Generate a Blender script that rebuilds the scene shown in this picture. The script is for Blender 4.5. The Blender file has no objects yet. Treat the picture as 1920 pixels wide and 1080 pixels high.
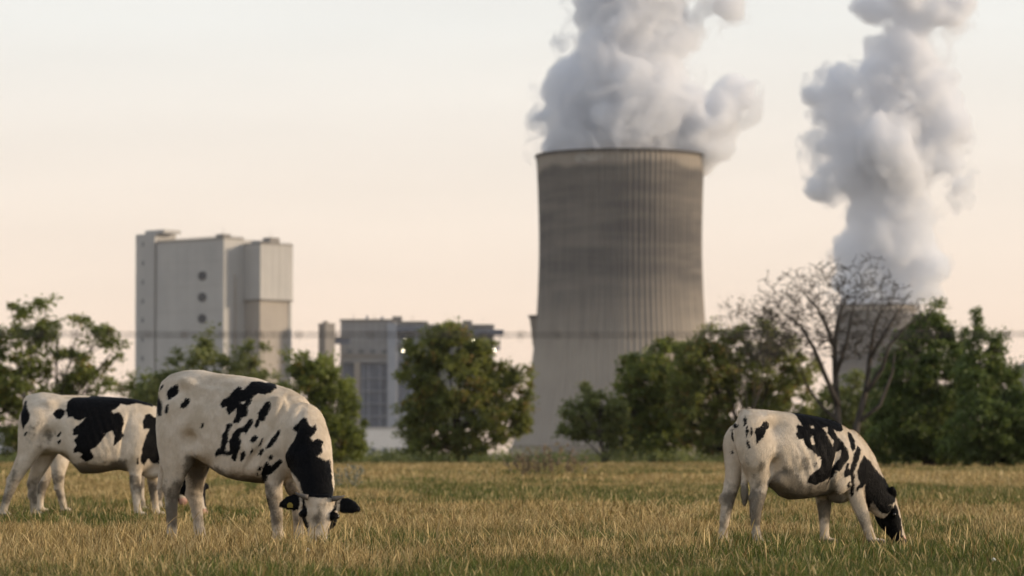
import bpy, bmesh, math, random
import numpy as np
from mathutils import Vector, Matrix

random.seed(7)
RNG = np.random.default_rng(7)
SC = bpy.context.scene
COL = SC.collection
R = math.radians

# ------------------------------------------------------------------ camera
F = 6400.0                      # focal length in pixels of a 1920 px wide frame
HY = 850.0                      # row of the horizon
EYE = 0.76
PITCH = math.atan((HY - 540.0) / F)
cam = bpy.data.objects.new('camera', bpy.data.cameras.new('camera'))
COL.objects.link(cam)
SC.camera = cam
cam.location = (0, 0, EYE)
cam.rotation_euler = (R(90) + PITCH, 0, 0)
cam.data.sensor_width = 36
cam.data.lens = 120
cam.data.clip_start = 0.5
cam.data.clip_end = 30000
cam.data.dof.use_dof = True
cam.data.dof.focus_distance = 26.6
cam.data.dof.aperture_fstop = 3.2
cam.data.dof.aperture_blades = 9

# ------------------------------------------------------------------ sky, sun, exposure
SUN_EL, SUN_AZ = R(12), R(92)          # azimuth clockwise from the view direction
w = bpy.data.worlds.new('World')
SC.world = w
w.use_nodes = True
nt = w.node_tree
for n in list(nt.nodes):
    nt.nodes.remove(n)
wo = nt.nodes.new('ShaderNodeOutputWorld')
bg = nt.nodes.new('ShaderNodeBackground')
bg.inputs[1].default_value = 0.1
sky = nt.nodes.new('ShaderNodeTexSky')
sky.sky_type = 'NISHITA'
sky.sun_disc = False
sky.sun_elevation = SUN_EL
sky.sun_rotation = SUN_AZ
sky.dust_density = 1.0
tc = nt.nodes.new('ShaderNodeTexCoord')
sep = nt.nodes.new('ShaderNodeSeparateXYZ')
ramp = nt.nodes.new('ShaderNodeValToRGB')     # thin evening cloud veil, by elevation only
nt.links.new(tc.outputs['Generated'], sep.inputs[0])
nt.links.new(sep.outputs[2], ramp.inputs[0])
els = ramp.color_ramp.elements
STOPS = [(0.0, (9.0, 6.8, 5.4)), (0.035, (9.3, 7.45, 6.05)), (0.07, (9.2, 8.0, 6.9)), (0.125, (8.5, 8.4, 8.0)),
         (0.30, (5.9, 6.4, 7.1)), (1.0, (3.2, 3.9, 5.0))]
while len(els) < len(STOPS):
    els.new(0.5)
for e, (p, c) in zip(els, STOPS):
    e.position = p
    e.color = (*[v / 10 for v in c], 1)
mul = nt.nodes.new('ShaderNodeVectorMath')
mul.operation = 'SCALE'
mul.inputs['Scale'].default_value = 10.0
nt.links.new(ramp.outputs[0], mul.inputs[0])
cmap = nt.nodes.new('ShaderNodeMapping')      # faint uneven veil of thin cloud all round the sky
cmap.inputs['Scale'].default_value = (5, 5, 26)
nt.links.new(tc.outputs['Generated'], cmap.inputs[0])
cno = nt.nodes.new('ShaderNodeTexNoise')
cno.inputs['Scale'].default_value = 1.6
cno.inputs['Detail'].default_value = 4
nt.links.new(cmap.outputs[0], cno.inputs['Vector'])
cmr = nt.nodes.new('ShaderNodeMapRange')
for i_, v_ in zip((1, 2, 3, 4), (.3, .7, 9.7, 10.25)):
    cmr.inputs[i_].default_value = v_
nt.links.new(cno.outputs[0], cmr.inputs[0])
nt.links.new(cmr.outputs[0], mul.inputs['Scale'])
mixw = nt.nodes.new('ShaderNodeMix')
mixw.data_type = 'RGBA'
mixw.inputs[0].default_value = 0.93
nt.links.new(sky.outputs[0], mixw.inputs[6])
nt.links.new(mul.outputs[0], mixw.inputs[7])
nt.links.new(mixw.outputs[2], bg.inputs[0])
nt.links.new(bg.outputs[0], wo.inputs[0])

sun = bpy.data.objects.new('sun', bpy.data.lights.new('sun', 'SUN'))
COL.objects.link(sun)
sun.data.energy = 3.5
sun.data.angle = R(8)
sun.data.color = (1.0, 0.80, 0.58)
sd = Vector((math.sin(SUN_AZ) * math.cos(SUN_EL), math.cos(SUN_AZ) * math.cos(SUN_EL), math.sin(SUN_EL)))
sun.rotation_euler = sd.to_track_quat('Z', 'Y').to_euler()

vs = SC.view_settings
vs.view_transform = 'Standard'
vs.look = 'None'
vs.exposure = 0.19
vs.gamma = 1.0
vs.use_curve_mapping = False
SC.cycles.use_denoising = True
SC.cycles.max_bounces = 14
SC.cycles.diffuse_bounces = 3
SC.cycles.glossy_bounces = 2
SC.cycles.transmission_bounces = 3
SC.cycles.transparent_max_bounces = 8
SC.cycles.volume_bounces = 12
SC.cycles.volume_max_steps = 256

# ------------------------------------------------------------------ helpers
CAMROT = Matrix.Rotation(R(90) + PITCH, 3, 'X')


def P(px, py, Y):
    """point of the place seen at photograph pixel (px, py), Y metres away"""
    d = CAMROT @ Vector(((px - 960) / F, (540 - py) / F, -1))
    return Vector((0, 0, EYE)) + d * (Y / d.y)


def tag(o, label=None, cat=None, group=None, kind=None):
    if label: o['label'] = label
    if cat: o['category'] = cat
    if group: o['group'] = group
    if kind: o['kind'] = kind
    return o


def empty(name, loc, rz=0.0):
    o = bpy.data.objects.new(name, None)
    o.empty_display_size = 0.2
    COL.objects.link(o)
    o.location = loc
    o.rotation_euler = (0, 0, rz)
    return o


def link(name, me, mats, parent=None, loc=(0, 0, 0)):
    o = bpy.data.objects.new(name, me)
    COL.objects.link(o)
    if mats is not None:
        for m in (mats if isinstance(mats, (list, tuple)) else [mats]):
            me.materials.append(m)
    o.parent = parent
    o.location = loc
    return o


def smooth(me, on=True):
    me.polygons.foreach_set('use_smooth', [on] * len(me.polygons))
    me.update()


def mesh(name, V, Fc, sm=False):
    me = bpy.data.meshes.new(name)
    me.from_pydata([tuple(v) for v in V], [], [tuple(f) for f in Fc])
    if sm: smooth(me)
    me.update()
    return me


def fast_mesh(name, V, Q, nside):
    """numpy verts (n,3), faces (m,nside)"""
    me = bpy.data.meshes.new(name)
    V = np.asarray(V, np.float32)
    Q = np.asarray(Q, np.int32)
    me.vertices.add(len(V))
    me.vertices.foreach_set('co', V.ravel())
    me.loops.add(Q.size)
    me.loops.foreach_set('vertex_index', Q.ravel())
    me.polygons.add(len(Q))
    me.polygons.foreach_set('loop_start', np.arange(0, Q.size, nside, dtype=np.int32))
    me.update(calc_edges=True)
    me.validate()
    return me


def fattr(me, name, vals, dom='POINT'):
    a = me.attributes.new(name, 'FLOAT', dom)
    a.data.foreach_set('value', np.asarray(vals, np.float32))


def boxes(name, L, mat, parent=None, bevel=0.0):
    """L: list of (x0,x1,y0,y1,z0,z1) in one mesh"""
    V, Fc = [], []
    for x0, x1, y0, y1, z0, z1 in L:
        b = len(V)
        V += [(x0, y0, z0), (x1, y0, z0), (x1, y1, z0), (x0, y1, z0), (x0, y0, z1), (x1, y0, z1), (x1, y1, z1), (x0, y1, z1)]
        Fc += [(b, b + 3, b + 2, b + 1), (b + 4, b + 5, b + 6, b + 7), (b, b + 1, b + 5, b + 4), (b + 1, b + 2, b + 6, b + 5),
               (b + 2, b + 3, b + 7, b + 6), (b + 3, b, b + 4, b + 7)]
    me = mesh(name, V, Fc)
    if bevel:
        bm = bmesh.new()
        bm.from_mesh(me)
        bmesh.ops.bevel(bm, geom=bm.edges[:], offset=bevel, segments=1, affect='EDGES')
        bm.to_mesh(me)
        bm.free()
    return link(name, me, mat, parent)


class Tubes:
    """tapered tubes collected into one mesh"""
    def __init__(self):
        self.V, self.F = [], []

    def add(self, pts, rad, n=6, cap=True):
        pts = [Vector(p) for p in pts]
        base = len(self.V)
        ref = None
        for i, p in enumerate(pts):
            t = (pts[min(i + 1, len(pts) - 1)] - pts[max(i - 1, 0)])
            t = t.normalized() if t.length > 1e-9 else Vector((0, 0, 1))
            if ref is None:
                ref = t.orthogonal().normalized()
            ref = (ref - t * ref.dot(t))
            ref = ref.normalized() if ref.length > 1e-6 else t.orthogonal().normalized()
            b = t.cross(ref)
            for k in range(n):
                a = 2 * math.pi * k / n
                self.V.append(p + (ref * math.cos(a) + b * math.sin(a)) * rad[i])
        for i in range(len(pts) - 1):
            for k in range(n):
                a0 = base + i * n + k
                a1 = base + i * n + (k + 1) % n
                self.F.append((a0, a1, a1 + n, a0 + n))
        if cap:
            self.F.append(tuple(base + k for k in reversed(range(n))))
            self.F.append(tuple(base + (len(pts) - 1) * n + k for k in range(n)))

    def build(self, name, mat, parent=None, sm=True):
        return link(name, mesh(name, self.V, self.F, sm), mat, parent)


def get_co(me, what='co'):
    a = np.empty(len(me.vertices) * 3, np.float32)
    me.vertices.foreach_get(what, a)
    return a.reshape(-1, 3).astype(float)


def set_co(me, co):
    me.vertices.foreach_set('co', np.asarray(co, np.float32).ravel())
    me.update()


# numpy value noise -------------------------------------------------
_T = np.random.default_rng(11).random((64, 64, 64)).astype(np.float32)


def vnoise(p):
    i = np.floor(p).astype(np.int64)
    f = p - i
    f = f * f * (3 - 2 * f)
    i &= 63
    j = (i + 1) & 63
    x0, y0, z0 = i.T
    x1, y1, z1 = j.T
    fx, fy, fz = f.T
    c = lambda a, b, d: _T[a, b, d]
    a = c(x0, y0, z0) * (1 - fx) + c(x1, y0, z0) * fx
    b = c(x0, y1, z0) * (1 - fx) + c(x1, y1, z0) * fx
    d = c(x0, y0, z1) * (1 - fx) + c(x1, y0, z1) * fx
    e = c(x0, y1, z1) * (1 - fx) + c(x1, y1, z1) * fx
    return (a * (1 - fy) + b * fy) * (1 - fz) + (d * (1 - fy) + e * fy) * fz


def fbm(p, octv=4, gain=0.5):
    s = 0
    a = 1.0
    t = 0
    for k in range(octv):
        s = s + a * vnoise(p * 2 ** k + 17.3 * k)
        t += a
        a *= gain
    return s / t


# ------------------------------------------------------------------ materials
def mat(name, col=(.5, .5, .5), rough=.8, **kw):
    m = bpy.data.materials.new(name)
    m.use_nodes = True
    b = m.node_tree.nodes['Principled BSDF']
    b.inputs['Base Color'].default_value = (*col, 1)
    b.inputs['Roughness'].default_value = rough
    for k, v in kw.items():
        b.inputs[k].default_value = v
    return m


class N:
    """tiny node-graph helper"""
    def __init__(self, m):
        self.t = m.node_tree
        self.b = self.t.nodes.get('Principled BSDF')
        self.out = self.t.nodes['Material Output']

    def new(self, typ, **kw):
        n = self.t.nodes.new(typ)
        for k, v in kw.items():
            setattr(n, k, v)
        return n

    def set(self, sock, v):
        if hasattr(v, 'is_output') or isinstance(v, bpy.types.NodeSocket):
            self.t.links.new(v, sock)
        else:
            sock.default_value = v

    def attr(self, name):
        return self.new('ShaderNodeAttribute', attribute_name=name).outputs['Fac']

    def coord(self, which='Object'):
        return self.new('ShaderNodeTexCoord').outputs[which]

    def noise(self, scale, detail=4, rough=.55, vec=None, dist=0.0):
        n = self.new('ShaderNodeTexNoise')
        n.inputs['Scale'].default_value = scale
        n.inputs['Detail'].default_value = detail
        n.inputs['Roughness'].default_value = rough
        n.inputs['Distortion'].default_value = dist
        if vec is not None: self.t.links.new(vec, n.inputs['Vector'])
        return n.outputs[0]

    def mapv(self, vec, scale=(1, 1, 1), loc=(0, 0, 0)):
        n = self.new('ShaderNodeMapping')
        self.t.links.new(vec, n.inputs[0])
        n.inputs['Scale'].default_value = scale
        n.inputs['Location'].default_value = loc
        return n.outputs[0]

    def math(self, op, a, b=0.0, clamp=False):
        n = self.new('ShaderNodeMath', operation=op, use_clamp=clamp)
        self.set(n.inputs[0], a)
        self.set(n.inputs[1], b)
        return n.outputs[0]

    def rng(self, v, a, b, c=0.0, d=1.0, smooth=True):
        n = self.new('ShaderNodeMapRange', interpolation_type='SMOOTHSTEP' if smooth else 'LINEAR')
        self.set(n.inputs[0], v)
        for i, x in zip((1, 2, 3, 4), (a, b, c, d)):
            self.set(n.inputs[i], x)
        return n.outputs[0]

    def mix(self, f, a, b, mode='MIX'):
        n = self.new('ShaderNodeMix', data_type='RGBA', blend_type=mode)
        self.set(n.inputs[0], f)
        for s, v in ((n.inputs[6], a), (n.inputs[7], b)):
            if isinstance(v, (tuple, list)): v = (*v, 1) if len(v) == 3 else v
            self.set(s, v)
        return n.outputs[2]

    def ramp(self, f, stops):
        n = self.new('ShaderNodeValToRGB')
        self.set(n.inputs[0], f)
        e = n.color_ramp.elements
        while len(e) < len(stops): e.new(.5)
        for x, (p, c) in zip(e, stops):
            x.position = p
            x.color = (*c, 1)
        return n.outputs[0]

    def base(self, v): self.set(self.b.inputs['Base Color'], v)

    def bump(self, h, strength=.3, dist=.02):
        n = self.new('ShaderNodeBump')
        n.inputs['Strength'].default_value = strength
        n.inputs['Distance'].default_value = dist
        self.t.links.new(h, n.inputs['Height'])
        self.t.links.new(n.outputs[0], self.b.inputs['Normal'])


def concrete_mat():
    m = mat('tower_concrete', rough=.9)
    g = N(m)
    oc = g.coord()
    sp = g.new('ShaderNodeSeparateXYZ')
    g.t.links.new(oc, sp.inputs[0])
    z = sp.outputs[2]
    ang = g.math('ARCTAN2', sp.outputs[1], sp.outputs[0])
    cv = g.new('ShaderNodeCombineXYZ')
    g.set(cv.inputs[0], g.math('MULTIPLY', ang, 40.0))
    g.set(cv.inputs[2], z)
    cyl = cv.outputs[0]
    streak = g.noise(1.0, 3, .6, g.mapv(cyl, (.9, 1, .02)))            # rain streaks along the ribs
    band = g.noise(1.0, 3, .6, g.mapv(cyl, (.015, 1, .13), (3, 0, 5)))  # casting lifts
    blot = g.noise(1.0, 4, .6, g.mapv(cyl, (.03, 1, .03), (9, 0, 2)))
    wav = g.noise(1.0, 2, .5, g.mapv(cyl, (.022, 1, 0), (1.4, 0, 0)))
    top = g.rng(g.math('ADD', z, g.math('MULTIPLY', wav, 34.0)), 178.0, 183.0, 1.0, 0.0)
    low = g.rng(g.math('ADD', z, g.math('MULTIPLY', streak, 40.0)), 70.0, 130.0)
    dark = g.math('MULTIPLY', g.math('MULTIPLY', top, low), g.rng(blot, .25, .6, .72, 1.0))
    dark = g.math('MULTIPLY', dark, g.rng(band, .3, .62, .66, 1.0))
    dark = g.math('MULTIPLY', dark, g.rng(streak, .25, .7, .8, 1.1))
    c = g.mix(g.rng(blot, .2, .8), (.29, .25, .205), (.35, .305, .25))
    c = g.mix(g.math('MULTIPLY', dark, 1.0, True), c, (.075, .069, .066))
    c = g.mix(g.math('MULTIPLY', g.rng(streak, .50, .75), .38), c, (.2, .175, .15))
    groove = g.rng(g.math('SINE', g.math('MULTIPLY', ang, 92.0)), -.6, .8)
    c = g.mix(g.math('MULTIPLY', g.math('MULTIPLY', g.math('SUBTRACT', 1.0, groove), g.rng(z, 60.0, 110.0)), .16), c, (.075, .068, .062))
    g.base(c)
    return m


def clad_mat(name, a, b, scale=.05, rough=.75):
    m = mat(name, rough=rough)
    g = N(m)
    oc = g.coord()
    c = g.mix(g.rng(g.noise(scale, 4, .6, oc), .3, .7), a, b)
    st = g.noise(1.0, 3, .6, g.mapv(oc, (.25, .25, .01)))
    c = g.mix(g.math('MULTIPLY', g.rng(st, .5, .75), .22), c, tuple(x * .6 for x in a))
    g.base(c)
    return m


def leaf_mat(name, dark, light, warm, warm_amt=.2):
    m = mat(name, rough=.6)
    g = N(m)
    t = g.attr('tint')
    c = g.mix(g.rng(t, 0, 1), dark, light)
    c = g.mix(g.math('MULTIPLY', g.rng(g.attr('tone'), 1 - warm_amt, 1 - warm_amt + .1), .85), c, warm)
    g.base(c)
    tr = g.new('ShaderNodeBsdfTranslucent')
    g.set(tr.inputs[0], g.mix(.5, c, tuple(min(1, x * 1.6) for x in light)))
    ms = g.new('ShaderNodeMixShader')
    ms.inputs[0].default_value = .42
    g.t.links.new(g.b.outputs[0], ms.inputs[1])
    g.t.links.new(tr.outputs[0], ms.inputs[2])
    g.t.links.new(ms.outputs[0], g.out.inputs[0])
    return m


def bark_mat(name, a, b):
    m = mat(name, rough=.95)
    g = N(m)
    oc = g.coord()
    n = g.noise(6, 5, .65, g.mapv(oc, (1, 1, .3)))
    g.base(g.mix(g.rng(n, .35, .65), a, b))
    g.bump(n, .6, .03)
    return m


M_CONC = concrete_mat()
M_RIM = mat('rim_concrete', (.075, .068, .062), .9)
M_CLAD = clad_mat('grey_cladding', (.40, .385, .365), (.465, .445, .415), .03)
M_JOINT = clad_mat('cladding_joint_grey', (.33, .315, .295), (.37, .35, .325), .05)
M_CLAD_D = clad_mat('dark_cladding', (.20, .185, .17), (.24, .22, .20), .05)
M_CLAD_W = clad_mat('brown_grey_cladding', (.33, .29, .25), (.38, .335, .285), .05)
M_CLAD_G = clad_mat('blue_grey_cladding', (.25, .25, .26), (.31, .305, .305), .05)
M_STEEL = clad_mat('blue_grey_steel', (.10, .115, .155), (.14, .155, .195), .08)
M_STEEL_L = clad_mat('pale_blue_steel', (.27, .295, .345), (.35, .37, .41), .08)
M_HALL = clad_mat('pale_hall_cladding', (.62, .60, .58), (.70, .68, .65), .08)
M_DARK = mat('dark_opening', (.03, .034, .045), .6)
M_GLASS = mat('dull_window_glass', (.10, .115, .13), .25)
M_LAMP = mat('lamp_glass', (1, 1, 1), .5)
M_LAMP.node_tree.nodes['Principled BSDF'].inputs['Emission Color'].default_value = (1, .86, .62, 1)
M_LAMP.node_tree.nodes['Principled BSDF'].inputs['Emission Strength'].default_value = 14
M_BARK = bark_mat('dark_bark', (.035, .028, .022), (.085, .07, .055))
M_BARK2 = bark_mat('grey_bark', (.035, .029, .024), (.09, .075, .06))
M_LEAF = leaf_mat('leaf_green', (.05, .07, .014), (.23, .26, .055), (.29, .18, .04), .18)
M_LEAF_R = leaf_mat('leaf_green_reddish', (.055, .07, .016), (.24, .255, .06), (.30, .15, .045), .20)
M_LEAF_D = leaf_mat('leaf_dark', (.04, .06, .016), (.17, .22, .055), (.2, .17, .05), .14)
M_LEAF_O = leaf_mat('leaf_olive', (.06, .075, .022), (.24, .26, .08), (.2, .14, .06), .12)
M_LEAF_B = leaf_mat('leaf_brown_twig', (.06, .055, .04), (.13, .12, .085), (.2, .13, .08), .3)

# ------------------------------------------------------------------ ground
def ground():
    xs = np.concatenate([[-5000, -3000, -1000, -400, -150], np.linspace(-60, 60, 41), [150, 400, 1000, 3000, 5000]])
    ys = np.concatenate([[-2500, -200, -20], np.linspace(4, 60, 40), np.linspace(66, 320, 50), [500, 1000, 2000, 4000, 6500]])
    V = [(x, y, 0.0) for y in ys for x in xs]
    n = len(xs)
    Fc = [(j * n + i, j * n + i + 1, (j + 1) * n + i + 1, (j + 1) * n + i) for j in range(len(ys) - 1) for i in range(n - 1)]
    m = mat('meadow_soil', rough=1.0)
    g = N(m)
    oc = g.coord()
    c = g.mix(g.rng(g.noise(.35, 5, .6, oc), .35, .65), (.05, .045, .015), (.13, .09, .035))
    c = g.mix(g.rng(g.noise(9, 4, .7, oc), .4, .7), c, (.10, .085, .045))
    g.base(c)
    g.bump(g.noise(30, 3, .7, oc), .6, .05)
    tag(link('meadow_ground', mesh('meadow_ground', V, Fc), m), 'dry grazed meadow ground under the grass', kind='structure')


ground()


def green_field(x, y):
    """share of green at a place in the meadow"""
    p = np.stack([x * .16, y * .05, np.zeros_like(x) + 3.1], 1)
    a = fbm(p, 3)
    p2 = np.stack([x * .9, y * .35, np.zeros_like(x) + 8.1], 1)
    b = fbm(p2, 3)
    gsh = np.clip((a * .6 + b * .4 - .39) * 7.0, 0, 1) * .8 + .06
    gsh += np.clip((22.2 - y) / 1.6, 0, 1) * .5                     # greener strip nearest the fence
    gsh += np.exp(-((y - 49) / 4.0) ** 2) * .34
    gsh -= np.clip((y - 80) / 60, 0, 1) * .25
    return np.clip(gsh, 0, 1)


def grass_material():
    m = mat('grass_blades', rough=.7)
    g = N(m)
    t = g.attr('tint')
    h = g.attr('hgt')
    oi = g.new('ShaderNodeObjectInfo').outputs['Random']
    straw = g.mix(g.rng(t, 0, 1), (.20, .125, .032), (.78, .575, .25))
    green = g.mix(g.rng(t, 0, 1), (.045, .065, .009), (.17, .195, .03))
    kind = g.attr('green')
    c = g.mix(g.rng(kind, .45, .55), straw, green)
    c = g.mix(g.math('MULTIPLY', g.rng(h, .65, .0), .9), c, (.04, .03, .010))      # blades turn darker brown towards the base
    hv = g.new('ShaderNodeHueSaturation')
    g.set(hv.inputs['Value'], g.rng(oi, 0, 1, .6, 1.2, False))
    g.set(hv.inputs['Saturation'], g.rng(oi, 0, 1, 1.1, .9, False))
    g.set(hv.inputs['Color'], c)
    g.base(hv.outputs[0])
    tr = g.new('ShaderNodeBsdfTranslucent')
    g.set(tr.inputs[0], hv.outputs[0])
    ms = g.new('ShaderNodeMixShader')
    ms.inputs[0].default_value = .3
    g.t.links.new(g.b.outputs[0], ms.inputs[1])
    g.t.links.new(tr.outputs[0], ms.inputs[2])
    g.t.links.new(ms.outputs[0], g.out.inputs[0])
    return m


M_GRASS = grass_material()


def clump_mesh(name, nb, spread, h0, h1, wid, green_share, seed, heads=.15, lean=.5):
    rg = np.random.default_rng(seed)
    V, Fc, ti, hg, gr = [], [], [], [], []
    for i in range(nb):
        a = rg.uniform(0, 2 * math.pi)
        r = spread * math.sqrt(rg.uniform())
        b = np.array([r * math.cos(a), r * math.sin(a), -.02])
        H = rg.uniform(h0, h1) * (1 if rg.uniform() < .8 else 1.35)
        la = rg.uniform(0, 2 * math.pi)
        ln = rg.uniform(.05, lean) * H
        d = np.array([math.cos(la), math.sin(la), 0])
        fa = rg.uniform(0, 2 * math.pi)
        s = np.array([math.cos(fa), math.sin(fa), 0]) * wid * rg.uniform(.6, 1.3)
        isg = rg.uniform() < green_share
        t = rg.uniform()
        k0 = len(V)
        head = (not isg) and rg.uniform() < heads
        prof = [(0, 1.0), (.4, .9), (.75, .65), (1.0, .12)]
        if head:
            prof = [(0, .45), (.55, .35), (.72, 1.0), (.88, .85), (1.0, .15)]
            H *= 1.2
        for (u, wv) in prof:
            p = b + np.array([0, 0, H * (u - .22 * u * u * (ln / H))]) + d * ln * u ** 2.2
            V += [p - s * wv, p + s * wv]
            ti += [t, t]
            hg += [u, u]
            gr += [1.0 if isg else 0.0] * 2
        for j in range(len(prof) - 1):
            Fc.append((k0 + 2 * j, k0 + 2 * j + 1, k0 + 2 * j + 3, k0 + 2 * j + 2))
    me = mesh(name, V, Fc)
    fattr(me, 'tint', ti)
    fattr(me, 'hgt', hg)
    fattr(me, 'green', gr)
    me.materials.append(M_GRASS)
    return me


def grass():
    src = bpy.data.collections.new('grass_tufts')
    names = []
    k = 0
    # 0-4 straw, 5-9 green, for three distance ranges
    for rng_i, (nb, spread, h0, h1, wid) in enumerate([(58, .11, .03, .12, .0024), (64, .20, .04, .13, .0042), (76, .6, .06, .16, .010)]):
        for gi, gs in enumerate((.12, .30, .52, .78, .95)):
            for rep in range(3):
                hs = 1.0 - .18 * gs
                o = bpy.data.objects.new('tuft_%03d' % k, clump_mesh('tuft', nb, spread, h0 * hs, h1 * hs, wid, gs, 100 + k, .14, .75))
                src.objects.link(o)
                k += 1
    for rng_i, (wid, sp_) in enumerate(((.0017, .16), (.0030, .3))):          # loose tall seed stalks
        for rep in range(4):
            o = bpy.data.objects.new('tuft_%03d' % k, clump_mesh('tuft', 7, sp_, .12, .24, wid, .08, 300 + k, .7, .8))
            src.objects.link(o)
            k += 1
    pts, idx, rot, scl = [], [], [], []
    for base_i, y0, y1, dens, mar in ((45, 16, 34, 6, 2.2), (45, 22.6, 26.4, 22, 2.2), (49, 34, 90, 2.2, 4)):
        n = int(dens * (y1 - y0) * ((y0 + y1) * .15 + 2 * mar))
        y = RNG.uniform(y0, y1, n)
        x = RNG.uniform(-.5, .5, n) * (y * .3 + 2 * mar)
        ok = fbm(np.stack([x * .7, y * .4, x * 0 + 5], 1), 3) > .45
        x, y = x[ok], y[ok]
        idx.append(base_i + RNG.integers(0, 4, len(y)))
        pts.append(np.stack([x, y, np.zeros_like(x)], 1))
        rot.append(RNG.uniform(0, 2 * math.pi, len(y)))
        scl.append(RNG.uniform(.6, 1.1, len(y)))
    for rng_i, (y0, y1, dens, mar) in enumerate([(15, 34, 52, 2.2), (34, 80, 13, 4), (80, 275, 1.8, 12)]):
        area_w = lambda y: y * .15 * 2 + 2 * mar
        n = int(dens * (y1 - y0) * (area_w(y0) + area_w(y1)) / 2)
        y = RNG.uniform(y0, y1, n * 2)
        keep = RNG.uniform(0, area_w(y1), n * 2) < area_w(y)
        y = y[keep][:n]
        x = RNG.uniform(-.5, .5, len(y)) * area_w(y)
        g = green_field(x, y)
        dn = fbm(np.stack([x * 1.3, y * .8, np.zeros_like(x)], 1), 3)
        g = np.clip(g + RNG.normal(0, .12, len(y)), 0, .999)
        gi = (g * 5).astype(int)
        idx.append(rng_i * 15 + gi * 3 + RNG.integers(0, 3, len(y)))
        pts.append(np.stack([x, y, np.zeros_like(x)], 1))
        rot.append(RNG.uniform(0, 2 * math.pi, len(y)))
        scl.append((.30 + 1.45 * dn) * RNG.uniform(.65, 1.3, len(y)) + .38 * np.exp(-((y - 25.2) / 1.5) ** 2))
    pts = np.concatenate(pts)
    me = bpy.data.meshes.new('meadow_grass')
    me.vertices.add(len(pts))
    me.vertices.foreach_set('co', pts.astype(np.float32).ravel())
    a = me.attributes.new('pick', 'INT', 'POINT')
    a.data.foreach_set('value', np.concatenate(idx).astype(np.int32))
    fattr(me, 'spin', np.concatenate(rot))
    fattr(me, 'size', np.concatenate(scl))
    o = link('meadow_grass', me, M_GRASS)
    tag(o, 'dry straw coloured and green meadow grass', kind='stuff')
    ng = bpy.data.node_groups.new('grass_scatter', 'GeometryNodeTree')
    ng.interface.new_socket('Geometry', in_out='INPUT', socket_type='NodeSocketGeometry')
    ng.interface.new_socket('Geometry', in_out='OUTPUT', socket_type='NodeSocketGeometry')
    L = ng.links.new
    gi = ng.nodes.new('NodeGroupInput')
    go = ng.nodes.new('NodeGroupOutput')
    ci = ng.nodes.new('GeometryNodeCollectionInfo')
    ci.inputs['Collection'].default_value = src
    ci.inputs['Separate Children'].default_value = True
    ci.inputs['Reset Children'].default_value = True
    iop = ng.nodes.new('GeometryNodeInstanceOnPoints')
    iop.inputs['Pick Instance'].default_value = True

    def na(nm, typ):
        n = ng.nodes.new('GeometryNodeInputNamedAttribute')
        n.data_type = typ
        n.inputs['Name'].default_value = nm
        return [s for s in n.outputs if s.enabled][0]
    L(gi.outputs[0], iop.inputs['Points'])
    L(ci.outputs[0], iop.inputs['Instance'])
    L(na('pick', 'INT'), iop.inputs['Instance Index'])
    cx = ng.nodes.new('ShaderNodeCombineXYZ')
    L(na('spin', 'FLOAT'), cx.inputs[2])
    L(cx.outputs[0], iop.inputs['Rotation'])
    cs = ng.nodes.new('ShaderNodeCombineXYZ')
    sz = na('size', 'FLOAT')
    for i in range(3): L(sz, cs.inputs[i])
    L(cs.outputs[0], iop.inputs['Scale'])
    L(iop.outputs[0], go.inputs[0])
    md = o.modifiers.new('scatter', 'NODES')
    md.node_group = ng


grass()

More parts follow.
